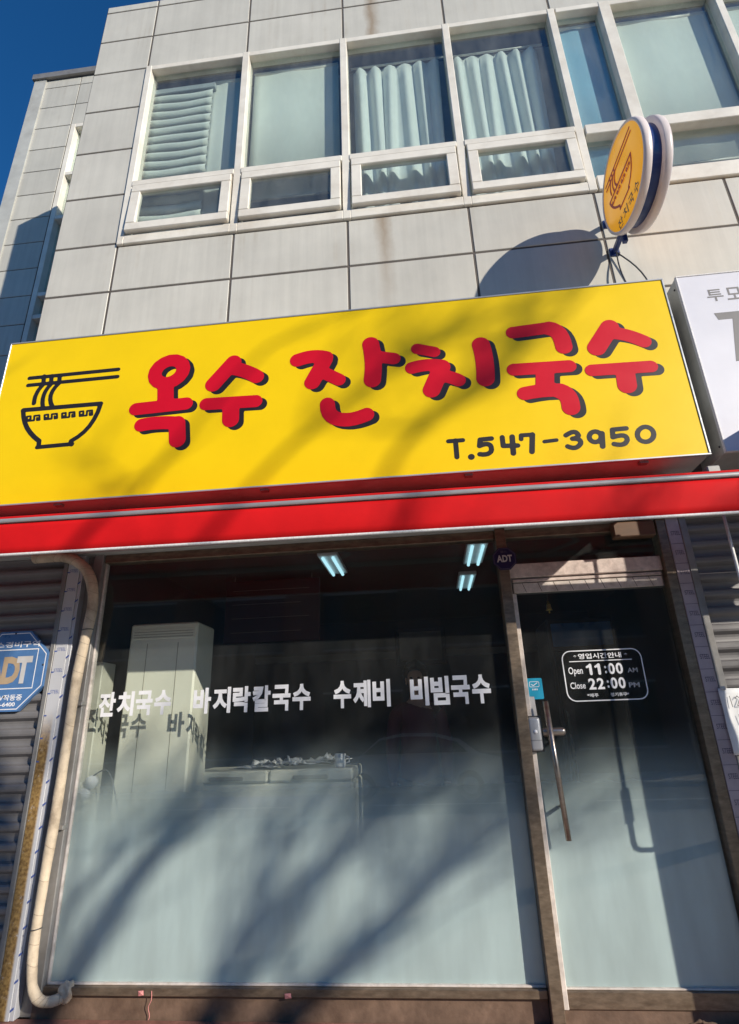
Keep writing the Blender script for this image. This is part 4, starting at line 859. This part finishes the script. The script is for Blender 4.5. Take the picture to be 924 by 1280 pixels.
# ================================================================ things inside the shop
T = thing('air_conditioner', 'tall cream floor standing air conditioner behind the shop window', 'air conditioner', (-1.95, 0.35, 0.05))
box('cabinet', 'cream', T, -2.10, -1.605, 0.20, 0.52, 0.06, 2.16, 0.012)
for x in (-1.965, -1.74): MB().box(x-0.002, x+0.002, 0.1985, 0.203, 0.12, 2.02).build('panel_seam', 'creamdk', T)
MB().bbox(-2.08, -1.625, 0.1975, 0.205, 2.05, 2.12, 0.002).build('louvre_cover', 'cream', T)
for k in range(3): MB().box(-2.07, -1.635, 0.196, 0.1985, 2.062+k*0.018, 2.066+k*0.018).build('louvre_gap', 'creamdk', T)
box('base', 'creamdk', T, -2.09, -1.615, 0.21, 0.51, 0.05, 0.0605)
U = thing('corner_pillar', 'narrow cream pillar in the window corner with a socket box, cut at the shade line', 'cabinet', (-2.36, 0.2, 0.05))
box('pillar_face', 'pillar', U, -2.515, -2.235, 0.13, 0.30, 0.05, 1.90, 0.006)  # pillar cut short where the awning's shade would begin on it
box('socket_box', 'cream', U, -2.30, -2.20, 0.075, 0.129, 1.02, 1.15, 0.008)
MB().tube([(-2.175, 0.10, 1.155), (-2.175, 0.06, 1.15)], 0.038, 14).build('plug', 'white', U); MB().tube([(-2.215, 0.10, 1.085), (-2.215, 0.06, 1.08)], 0.036, 14).build('plug', 'white', U)
MB().tube(smooth([(-2.175, 0.07, 1.18), (-2.10, 0.09, 1.22), (-2.06, 0.12, 1.15), (-1.98, 0.14, 0.9), (-1.9, 0.15, 0.72)], 5), 0.005, 6).build('power_cord', 'darkgrey', U)
F = thing('chest_freezer', 'low cream chest freezer behind the frosted window', 'freezer', (-1.2, 0.85, 0.05))
FX0, FX1, FY0, FY1, FZ = -1.73, -0.56, 0.50, 1.02, 1.165
box('cabinet', 'cream', F, FX0, FX1, FY0, FY1, 0.09, FZ-0.08, 0.015)
box('front_panel', 'white', F, FX0+0.10, FX1-0.10, FY0-0.012, FY0-0.0005, 0.16, FZ-0.16, 0.004)
for x0, x1 in ((FX0, (FX0+FX1)/2-0.004), ((FX0+FX1)/2+0.004, FX1)):
    L = MB().bbox(x0, x1, FY0-0.015, FY1, FZ-0.078, FZ, 0.014).build('lid', 'cream', F)
    MB().bbox((x0+x1)/2-0.12, (x0+x1)/2+0.12, FY0-0.03, FY0-0.012, FZ-0.06, FZ-0.035, 0.005).build('handle', 'creamdk', L)
box('base', 'creamdk', F, FX0+0.02, FX1-0.02, FY0+0.02, FY1-0.02, 0.05, 0.092)
random.seed(11)
for k in range(11):
    crumple = k in (2, 5, 6, 9)
    cx, cy, w, d = FX0+0.36+k*0.062, FY0+0.10+0.32*random.random(), 0.17+0.10*random.random(), 0.13+0.07*random.random(); a = random.uniform(-0.8, 0.8); q = MB(); vs = []; N_ = 8
    for j in range(N_):
        for i in range(N_):
            u, v = (i/(N_-1)-0.5)*w*(0.7 if crumple else 1), (j/(N_-1)-0.5)*d; h = 0.004+k*0.003+((0.085*abs(mnoise.noise(Vector((i*0.55, j*0.55, k*3.1))))+0.005*random.random()) if crumple else 0.012*abs(math.sin(i*0.6+k)))
            vs.append((cx+u*math.cos(a)-v*math.sin(a), cy+u*math.sin(a)+v*math.cos(a), FZ+h))
    q.add(vs, [(j*N_+i, j*N_+i+1, j*N_+i+N_+1, j*N_+i+N_) for j in range(N_-1) for i in range(N_-1)], True)
    o = q.build('paper_sheet', 'paper'); md = o.modifiers.new('solid', 'SOLIDIFY'); md.thickness = 0.002; md.offset = -1
    tag(o, 'crumpled white paper heaped on the cream chest freezer' if crumple else 'loose flat white paper sheet on the cream chest freezer', 'paper', 'crumpled papers on the freezer' if crumple else 'flat papers on the freezer')
CU = thing('cup', 'white mug standing on the cream chest freezer', 'cup', (-0.665, 0.62, FZ+0.02))
q = MB(); prof = [(0.0, 0.0), (0.034, 0.0), (0.038, 0.004), (0.040, 0.085), (0.038, 0.087), (0.036, 0.084), (0.034, 0.008), (0.0, 0.008)]
n = 24; vs = [(-0.665+r*math.cos(2*math.pi*k/n), 0.62+r*math.sin(2*math.pi*k/n), FZ+0.001+z) for r, z in prof for k in range(n)]
q.add(vs, [(i*n+k, i*n+(k+1) % n, (i+1)*n+(k+1) % n, (i+1)*n+k) for i in range(len(prof)-1) for k in range(n)], True); q.build('body', 'white', CU)
MB().tube([(-0.665+0.038, 0.62, FZ+0.07), (-0.665+0.062, 0.62, FZ+0.065), (-0.665+0.064, 0.62, FZ+0.035), (-0.665+0.038, 0.62, FZ+0.022)], 0.005, 8).build('handle', 'white', CU)
# ceiling lamps
for k, (x, y, nm) in enumerate(((-0.815, 1.30, 'twin tube ceiling lamp above the freezer'), (0.475, 1.22, 'twin tube ceiling lamp near the glass door'), (0.45, 2.25, 'twin tube ceiling lamp deeper in the shop behind another'))):
    Lm = thing('ceiling_lamp', nm, 'lamp', (x, y, 2.86), 'fluorescent ceiling lamps in the shop')
    MB().bbox(x-0.09, x+0.09, y-0.32, y+0.32, 2.825, 2.859, 0.006).build('housing', 'white', Lm)
    for dx in (-0.045, 0.045): MB().tube([(x+dx, y-0.29, 2.808), (x+dx, y+0.29, 2.808)], 0.014, 10).build('tube', 'tube', Lm)
MN = thing('menu_board', 'dark red menu board hanging inside the shop', 'board', (-1.45, 1.6, 2.2))
box('panel', 'menu', MN, -1.93, -1.00, 1.60, 1.63, 2.20, 2.80, 0.005)
for k in range(4): MB().box(-1.86, -1.10-0.08*(k % 2), 1.5975, 1.5995, 2.70-k*0.135, 2.704-k*0.135).build('ruled_line', 'menutext', MN)
for x in (-1.85, -1.08): MB().tube([(x, 1.615, 2.80), (x, 1.615, 2.862)], 0.004, 6).build('hanger', 'steel', MN)
PF = thing('framed_certificate', 'black framed pale certificate on the dark rear wall', 'picture', (-0.10, 4.58, 2.22))
box('frame', 'darkgrey', PF, -0.46, 0.26, 4.56, 4.598, 2.22, 2.74, 0.008); box('sheet', 'outwall', PF, -0.40, 0.20, 4.555, 4.5595, 2.28, 2.68)
RF = thing('display_fridge', 'dark tall display fridge with a blue header behind the glass door', 'fridge', (1.5, 2.3, 0.05))
box('cabinet', 'darkgrey', RF, 1.16, 1.80, 2.0, 2.6, 0.05, 2.35, 0.02); box('header', 'plaque', RF, 1.20, 1.76, 1.985, 1.9995, 2.08, 2.30, 0.004)  # header is plain blue enamel
box('door_glass', 'carglass', RF, 1.20, 1.76, 1.985, 1.9995, 0.25, 2.04, 0.004); MB().tube([(1.235, 1.965, 0.9), (1.235, 1.965, 1.5)], 0.012, 8).build('handle', 'steel', RF)
BL = thing('door_bell', 'small brass bell hanging inside the top of the glass door', 'bell', (0.803, 0.1, 2.09))
MB().tube([(0.803, 0.1, 2.24), (0.803, 0.1, 2.155)], 0.002, 5).build('cord', 'darkgrey', BL)
MB().tube([(0.803, 0.1, 2.157), (0.803, 0.1, 2.148), (0.803, 0.1, 2.13), (0.803, 0.1, 2.10), (0.803, 0.1, 2.093)], [0.004, 0.010, 0.014, 0.017, 0.023], 14).build('bell', 'brass', BL)
MB().tube([(0.803, 0.1, 2.10), (0.803, 0.1, 2.075)], [0.002, 0.005], 8).build('clapper', 'brass', BL)
TBL = thing('dining_table', 'dark wooden dining table inside the shop', 'table', (0.3, 2.6, 0.05))
box('table_top', 'wood', TBL, -0.4, 0.8, 2.3, 3.0, 0.74, 0.78, 0.006)
for x in (-0.36, 0.72):
    for y in (2.34, 2.92): box('leg', 'darkgrey', TBL, x, x+0.045, y, y+0.045, 0.05, 0.741)

# ---- the person standing inside, dim behind the lettering
def skin_mesh(name, joints, bones, m, parent, sub_=2):
    me = bpy.data.meshes.new(name); names = list(joints); me.from_pydata([joints[k][0] for k in names], [(names.index(a), names.index(b)) for a, b in bones], [])
    o = bpy.data.objects.new(name, me); COL.objects.link(o); o.modifiers.new('skin', 'SKIN')
    for i, k in enumerate(names):
        r = joints[k][1]; me.skin_vertices[0].data[i].radius = r if isinstance(r, tuple) else (r, r)
    me.skin_vertices[0].data[0].use_root = True
    md = o.modifiers.new('sub', 'SUBSURF'); md.levels = sub_; md.render_levels = sub_
    dg = bpy.context.evaluated_depsgraph_get(); dg.update(); me2 = bpy.data.meshes.new_from_object(o.evaluated_get(dg)); bpy.data.objects.remove(o)
    me2.name = name; me2.materials.clear(); me2.materials.append(M[m]); me2.polygons.foreach_set('use_smooth', [True]*len(me2.polygons))
    o = bpy.data.objects.new(name, me2); COL.objects.link(o); adopt(o, parent); return o
hx, hy = -0.125, 1.35
PS = thing('person', 'person in a dark red top with short black hair standing inside the shop window', 'person', (hx, hy, 0.05))
J = {'pelvis': ((hx, hy, 1.02), (0.15, 0.11)), 'waist': ((hx, hy, 1.18), (0.135, 0.10)), 'chest': ((hx, hy, 1.40), (0.16, 0.115)), 'collar': ((hx, hy, 1.56), (0.09, 0.075)), 'neck': ((hx, hy-0.01, 1.63), (0.052, 0.055)),
     'jaw': ((hx, hy-0.035, 1.705), (0.060, 0.072)), 'face': ((hx, hy-0.02, 1.79), (0.074, 0.092)), 'crown': ((hx, hy-0.005, 1.865), (0.066, 0.080))}
bones = [('pelvis', 'waist'), ('waist', 'chest'), ('chest', 'collar'), ('collar', 'neck'), ('neck', 'jaw'), ('jaw', 'face'), ('face', 'crown')]
for s, t in ((-1, 'L'), (1, 'R')):
    J['hip'+t] = ((hx+s*0.095, hy, 0.95), 0.092); J['knee'+t] = ((hx+s*0.105, hy-0.01, 0.52), 0.060); J['ankle'+t] = ((hx+s*0.11, hy+0.02, 0.13), 0.042); J['toe'+t] = ((hx+s*0.12, hy-0.15, 0.085), 0.032)
    bones += [('pelvis', 'hip'+t), ('hip'+t, 'knee'+t), ('knee'+t, 'ankle'+t), ('ankle'+t, 'toe'+t)]
    J['sh'+t] = ((hx+s*0.175, hy, 1.52), 0.062); J['el'+t] = ((hx+s*0.225, hy+0.02, 1.25), 0.045); J['wr'+t] = ((hx+s*0.21, hy-0.03, 0.98), 0.030); J['pa'+t] = ((hx+s*0.20, hy-0.04, 0.89), (0.036, 0.018))
    bones += [('collar', 'sh'+t), ('sh'+t, 'el'+t), ('el'+t, 'wr'+t), ('wr'+t, 'pa'+t)]
    for f_, (dx, ln) in enumerate(((-0.027, 0.06), (-0.009, 0.072), (0.009, 0.068), (0.027, 0.052))):
        J['f%d%s' % (f_, t)] = ((hx+s*(0.19+dx), hy-0.05, 0.845), 0.0095); J['g%d%s' % (f_, t)] = ((hx+s*(0.188+dx), hy-0.06, 0.845-ln), 0.008); bones += [('pa'+t, 'f%d%s' % (f_, t)), ('f%d%s' % (f_, t), 'g%d%s' % (f_, t))]
    J['th'+t] = ((hx+s*0.15, hy-0.06, 0.87), 0.010); J['ti'+t] = ((hx+s*0.138, hy-0.075, 0.83), 0.0085); bones += [('pa'+t, 'th'+t), ('th'+t, 'ti'+t)]
body = skin_mesh('body', J, bones, 'skin', PS)
# clothing: shells taken from the same figure
top = {k: (v[0], tuple(r+0.014 for r in (v[1] if isinstance(v[1], tuple) else (v[1], v[1])))) for k, v in J.items() if k in ('pelvis', 'waist', 'chest', 'collar', 'shL', 'shR', 'elL', 'elR', 'wrL', 'wrR')}
top['hem'] = ((hx, hy, 0.84), (0.185, 0.14)); top['pelvis'] = ((hx, hy, 1.02), (0.18, 0.135))
skin_mesh('shirt', top, [b for b in bones if b[0] in top and b[1] in top]+[('pelvis', 'hem')], 'shirt', PS)
leg = {k: (v[0], tuple(r+0.012 for r in (v[1] if isinstance(v[1], tuple) else (v[1], v[1])))) for k, v in J.items() if k in ('pelvis', 'hipL', 'hipR', 'kneeL', 'kneeR', 'ankleL', 'ankleR')}
skin_mesh('trousers', leg, [b for b in bones if b[0] in leg and b[1] in leg], 'trousers', PS)
def blob(name, m, parent, c, s, keep=None, sub_=3, rough=0.0):
    bm = bmesh.new(); bmesh.ops.create_icosphere(bm, subdivisions=sub_, radius=1.0)
    if keep: bmesh.ops.delete(bm, geom=[v for v in bm.verts if not keep(v.co)], context='VERTS')
    for v in bm.verts:
        k = 1+rough*mnoise.noise(v.co*3.1); v.co = Vector((c[0]+v.co.x*s[0]*k, c[1]+v.co.y*s[1]*k, c[2]+v.co.z*s[2]*k))
    bm.verts.index_update(); q = MB(); q.add([v.co[:] for v in bm.verts], [[v.index for v in f.verts] for f in bm.faces], True); bm.free(); return q.build(name, m, parent)
blob('hair', 'hair', PS, (hx, hy+0.005, 1.825), (0.108, 0.122, 0.125), lambda c: c.z > 0.28 or c.y > -0.25 and c.z > -0.75, 4, 0.12)
blob('nose', 'skin', PS, (hx, hy-0.118, 1.772), (0.013, 0.018, 0.024))
for s in (-1, 1): blob('eye', 'hair', PS, (hx+s*0.032, hy-0.104, 1.795), (0.013, 0.006, 0.007)); blob('ear', 'skin', PS, (hx+s*0.078, hy, 1.775), (0.010, 0.018, 0.030))
blob('mouth', 'discred', PS, (hx, hy-0.104, 1.725), (0.022, 0.006, 0.006))

# ================================================================ blinds and curtains upstairs
GB = -0.035
def roller(x0, x1, z0, z1, y, label, m='blind'):
    r = thing('roller_blind', label, 'blind', ((x0+x1)/2, y, z0), 'blinds in the upper windows')
    q = MB(); n = 12; q.add([(x0+(x1-x0)*i/n, y+0.004*math.sin(i*0.9), z) for z in (z0, z1) for i in range(n+1)], [(i, i+1, n+2+i, n+1+i) for i in range(n)], True)
    o = q.build('fabric', m, r); md = o.modifiers.new('solid', 'SOLIDIFY'); md.thickness = 0.002
    MB().tube([(x0, y+0.01, z0), (x1, y+0.01, z0)], 0.012, 8).build('bottom_bar', 'frame', r); MB().tube([(x0, y+0.01, z1), (x1, y+0.01, z1)], 0.025, 10).build('roller', 'frame', r)
    return r
def curtain(x0, x1, z0, z1, y, waves, label):
    r = thing('curtain', label, 'curtain', ((x0+x1)/2, y, z0), 'curtains in the upper windows')
    q = MB(); n = waves*12; rows = 10; vs = []
    ph = [random.uniform(-0.3, 0.3) for _ in range(waves+1)]; am = [random.uniform(0.022, 0.042) for _ in range(waves+1)]
    for j in range(rows+1):
        for i in range(n+1):
            t = i/n; t = t+0.045*math.sin(6.3*t+ph[0]*8)+0.02*math.sin(17*t+ph[1]*9); t = min(max(t, 0), 1); w = min(int(t*waves), waves-1); z = z0+(z1-z0)*j/rows; low = 1-j/rows
            vs.append((x0+(x1-x0)*t+0.05*low*math.sin(w*1.7+t*3), y+am[w]*math.cos(2*math.pi*waves*t+ph[w]*low)+0.02*low, z-(0.05*(1-math.cos(2*math.pi*waves*t))/2 if j == rows else 0)))
    q.add(vs, [(j*(n+1)+i, j*(n+1)+i+1, (j+1)*(n+1)+i+1, (j+1)*(n+1)+i) for j in range(rows) for i in range(n)], True)
    o = q.build('drape', 'curtain', r); md = o.modifiers.new('solid', 'SOLIDIFY'); md.thickness = 0.004
    MB().tube([(x0-0.02, y, z1+0.015), (x1+0.05, y, z1+0.015)], 0.010, 8).build('rail', 'frame', r)
    return r
SB = thing('slatted_blind', 'pale slatted blind in the window next to the tower', 'blind', (-2.1, GB, 5.5), 'blinds in the upper windows')
for k in range(16):
    z = 7.42-k*0.118; q = MB(); n = 10; vs = []
    for i in range(n+1):
        x = -2.40+0.62*i/n; dz = -0.012*math.sin(math.pi*i/n)+0.006*math.sin(i*0.7+k)
        vs += [(x, GB-0.010, z+dz+0.088), (x, GB-0.022, z+dz+0.045), (x, GB+0.012, z+dz)]
    q.add(vs, [(3*i+j, 3*i+j+1, 3*i+4+j, 3*i+3+j) for i in range(n) for j in range(2)], True)
    o = q.build('slat', 'blind', SB); md = o.modifiers.new('solid', 'SOLIDIFY'); md.thickness = 0.003
MB().bbox(-2.42, -1.76, GB-0.02, GB+0.03, 7.53, 7.60, 0.005).build('head_box', 'roomdark', SB)
roller(-1.80, -1.47, 5.55, 7.66, GB+0.03, 'plain pale blind strip beside the slatted blind')
roller(-1.36, -0.50, 5.92, 7.66, GB+0.01, 'plain pale roller blind in the window between slatted blind and curtains')
curtain(-0.36, 0.53, 5.50, 7.62, 0.025, 6, 'pale pleated curtain in the window beside the plain roller blind')
curtain(0.61, 1.46, 5.50, 7.60, 0.025, 6, 'pale pleated curtain in the window beside the narrow blue pane')
roller(1.63, 2.02, 5.56, 7.70, GB+0.005, 'blue blind in the narrow window behind the round sign', 'roomblue')
roller(2.14, 3.02, 5.75, 7.66, GB+0.005, 'plain pale roller blind in the wide window above the white sign')
roller(3.14, 4.0, 5.75, 7.66, GB+0.005, 'plain pale roller blind in the window past the white sign letters')
MB().bbox(-1.95, -1.93, 0.14, 0.16, 5.33, 5.85, 0.004).build('desk_item', 'darkgrey', B)

# ================================================================ across the street (mirrored in the glass)
O = thing('brick_building', 'brown brick building across the street', 'building', (-3, -18, -0.15))
box('wall', 'brick', O, -22, 9.0, -24, -16.2, -0.15, 7.4)
box('parapet', 'trim', O, -22.1, 9.1, -16.28, -16.1, 7.402, 7.6)
for i in range(7):
    for z in (0.6, 4.0):
        x = -20+i*4.1; w = MB().box(x, x+2.6, -16.195, -16.15, z, z+1.9).build('window', 'carglass', O)
        box('frame', 'frame', w, x-0.06, x+2.66, -16.148, -16.10, z+1.9, z+1.97); box('sill', 'kerb', w, x-0.06, x+2.66, -16.148, -16.06, z-0.08, z-0.01)
# a parked car on the far side
CR = thing('parked_car', 'white hatchback parked across the street', 'car', (-0.5, -12.2, -0.27))
prof = [(-2.1, 0.35), (-2.12, 0.75), (-1.95, 0.98), (-1.5, 1.02), (-0.95, 1.42), (-0.3, 1.52), (0.6, 1.50), (1.25, 1.35), (1.75, 1.02), (2.08, 0.92), (2.12, 0.55), (2.05, 0.33)]
cx, cy, cz = -0.5, -12.2, -0.27
def loft(pr, ys, name, m):
    q = MB(); k = len(pr); vs = []
    for y, s in ys:
        for x, z in pr: vs.append((cx+x*(1 if z < 1.0 else s), cy+y*(1 if z < 1.0 else s), cz+z))
    fs = [(i*k+j, i*k+(j+1) % k, (i+1)*k+(j+1) % k, (i+1)*k+j) for i in range(len(ys)-1) for j in range(k)]+[tuple(range(k)), tuple(range((len(ys)-1)*k, len(ys)*k))]
    q.add(vs, fs, False); o = q.build(name, m, CR); return o
loft(prof, [(-0.86, 0.84), (-0.80, 0.90), (0.80, 0.90), (0.86, 0.84)], 'body', 'carwhite')
for y in (-0.775, 0.775): MB().prism([(cx-1.28, cz+1.05), (cx-0.85, cz+1.36), (cx-0.28, cz+1.44), (cx+0.52, cz+1.42), (cx+1.05, cz+1.28), (cx+1.30, cz+1.05)], 'y', cy+y-(0.0 if y < 0 else -0.0)-0.02, cy+y+0.02).build('side_window', 'carglass', CR)
for x in (-1.3, 1.3):
    for y in (-0.78, 0.78):
        w = MB().tube([(cx+x, cy+y-0.1, cz+0.32), (cx+x, cy+y+0.1, cz+0.32)], 0.32, 24).build('wheel', 'rubber', CR); MB().tube([(cx+x, cy+y-0.11, cz+0.32), (cx+x, cy+y+0.11, cz+0.32)], 0.19, 16).build('rim', 'alu', w)
for x, y in ((2.06, -0.6), (2.06, 0.6)): MB().bbox(cx+x-0.05, cx+x+0.05, cy+y-0.16, cy+y+0.16, cz+0.66, cz+0.80, 0.02).build('headlight', 'grey', CR)

# ================================================================ street tree between the sun and the shop (its branches dapple the front)
TY = -7.4
TR = thing('street_tree', 'bare street tree at the kerb in front of the shops', 'tree', (6.5, TY, -0.15))
random.seed(23)
trunk = MB(); crown = MB()
def limb(mb, pts, r0_, r1_, n=5):
    pts = smooth(pts, 5); k = len(pts); mb.tube(pts, [r0_+(r1_-r0_)*i/(k-1) for i in range(k)], 9, False); return pts
def twigs(p, d, L, r, lvl):
    n = 5; pts = [p]; dd = d.normalized()
    for i in range(n):
        dd = (dd+Vector((random.uniform(-0.14, 0.16), random.uniform(-0.15, 0.15), random.uniform(-0.06, 0.14)))).normalized(); pts.append(pts[-1]+dd*L/n)
    crown.tube(pts, [r*(1-0.7*i/n) for i in range(n+1)], 5, False)
    if lvl >= 2: return
    for k in range(4):
        i = random.randint(1, n); a = dd.cross(Vector((random.uniform(-1, 1), random.uniform(-1, 1), random.uniform(-1, 1)))).normalized()
        twigs(pts[i], dd*0.8+a*random.uniform(0.3, 0.7)+Vector((0.15, 0, 0.15)), L*random.uniform(0.5, 0.75), r*0.55, lvl+1)
x_, z_ = 9.25, 4.899                       # the crown stands this far from where its shade falls
def W3(u, v, dy=0.0): return Vector((u+x_-1.25*dy, TY+dy, v+z_-0.662*dy))
trunk.tube(smooth([Vector((6.5, TY, -0.16)), Vector((6.48, TY, 1.0)), W3(-2.76, -1.9), W3(-2.80, -0.4), W3(-2.80, 0.7), W3(-3.15, 1.5)], 4), [0.25, 0.235, 0.225, 0.215, 0.21, 0.205, 0.20, 0.197, 0.194, 0.19, 0.188, 0.185, 0.18, 0.178, 0.175, 0.172, 0.168, 0.16, 0.15, 0.135, 0.12], 16)
LIMBS = [([(-2.78, -0.9, 0), (-2.55, -0.45, 0.1), (-2.30, -0.10, 0.15), (-2.09, 0.18, 0.2), (-1.80, 0.62, 0.3), (-1.62, 0.82, 0.3), (-1.35, 1.08, 0.4)], 0.10, 0.05),
         ([(-2.76, -1.7, 0), (-2.1, -1.15, -0.2), (-1.45, -0.55, -0.3), (-0.95, -0.08, -0.4), (-0.65, 0.17, -0.4), (-0.27, 0.45, -0.4), (-0.04, 0.63, -0.5), (0.17, 0.76, -0.5), (0.42, 0.95, -0.5)], 0.10, 0.035),
         ([(-2.1, -1.15, -0.2), (-1.7, -0.5, -0.1), (-1.40, -0.1, 0.0), (-1.23, 0.19, 0.0), (-1.06, 0.44, 0.1), (-0.96, 0.67, 0.1), (-0.84, 0.91, 0.2)], 0.055, 0.022),
         ([(-1.7, -0.5, -0.1), (-1.05, 0.22, -0.3), (-0.79, 0.52, -0.4), (-0.56, 0.78, -0.4), (-0.25, 1.05, -0.5)], 0.045, 0.02),
         ([(-1.23, 0.19, 0.0), (-0.88, 0.55, 0.3), (-0.53, 0.80, 0.4), (-0.24, 0.98, 0.5), (0.06, 1.06, 0.5)], 0.035, 0.016),
         ([(-2.30, -0.10, 0.15), (-2.22, 0.4, 0.4), (-1.95, 0.72, 0.5), (-1.5, 1.1, 0.6)], 0.035, 0.016),
         ([(-3.15, 1.5, 0), (-2.9, 2.0, -0.9), (-2.48, 2.47, -1.8), (-1.99, 3.13, -2.4), (-1.55, 3.65, -2.8)], 0.03, 0.013),
         ([(-2.80, 0.6, 0.0), (-2.3, 1.7, -1.2), (-1.58, 2.62, -2.2), (-1.0, 3.16, -2.7), (-0.28, 3.6, -3.0)], 0.03, 0.014),
         ([(-1.35, 1.08, 0.4), (-1.0, 1.9, -0.8), (-0.65, 2.77, -1.8), (0.0, 3.31, -2.5), (0.5, 3.66, -3.0)], 0.03, 0.014),
         ([(-3.15, 1.5, 0), (-3.6, 2.0, 0.2), (-4.2, 3.0, 0.1), (-4.4, 4.4, 0.0)], 0.09, 0.04)]
for pts, ra, rb in LIMBS:
    P_ = limb(crown, [W3(*p) for p in pts], ra, rb); n = len(P_)
    for i in range(n//3, n):
        for k in range(2):
            if random.random() < 0.28:
                d = (P_[min(i+1, n-1)]-P_[i-1]).normalized(); twigs(P_[i], d+Vector((random.uniform(-0.5, 0.6), random.uniform(-0.7, 0.7), random.uniform(-0.3, 0.5))), random.uniform(0.5, 1.1), 0.015, 0)
trunk.build('trunk', 'bark', TR); crown.build('crown', 'bark', TR)
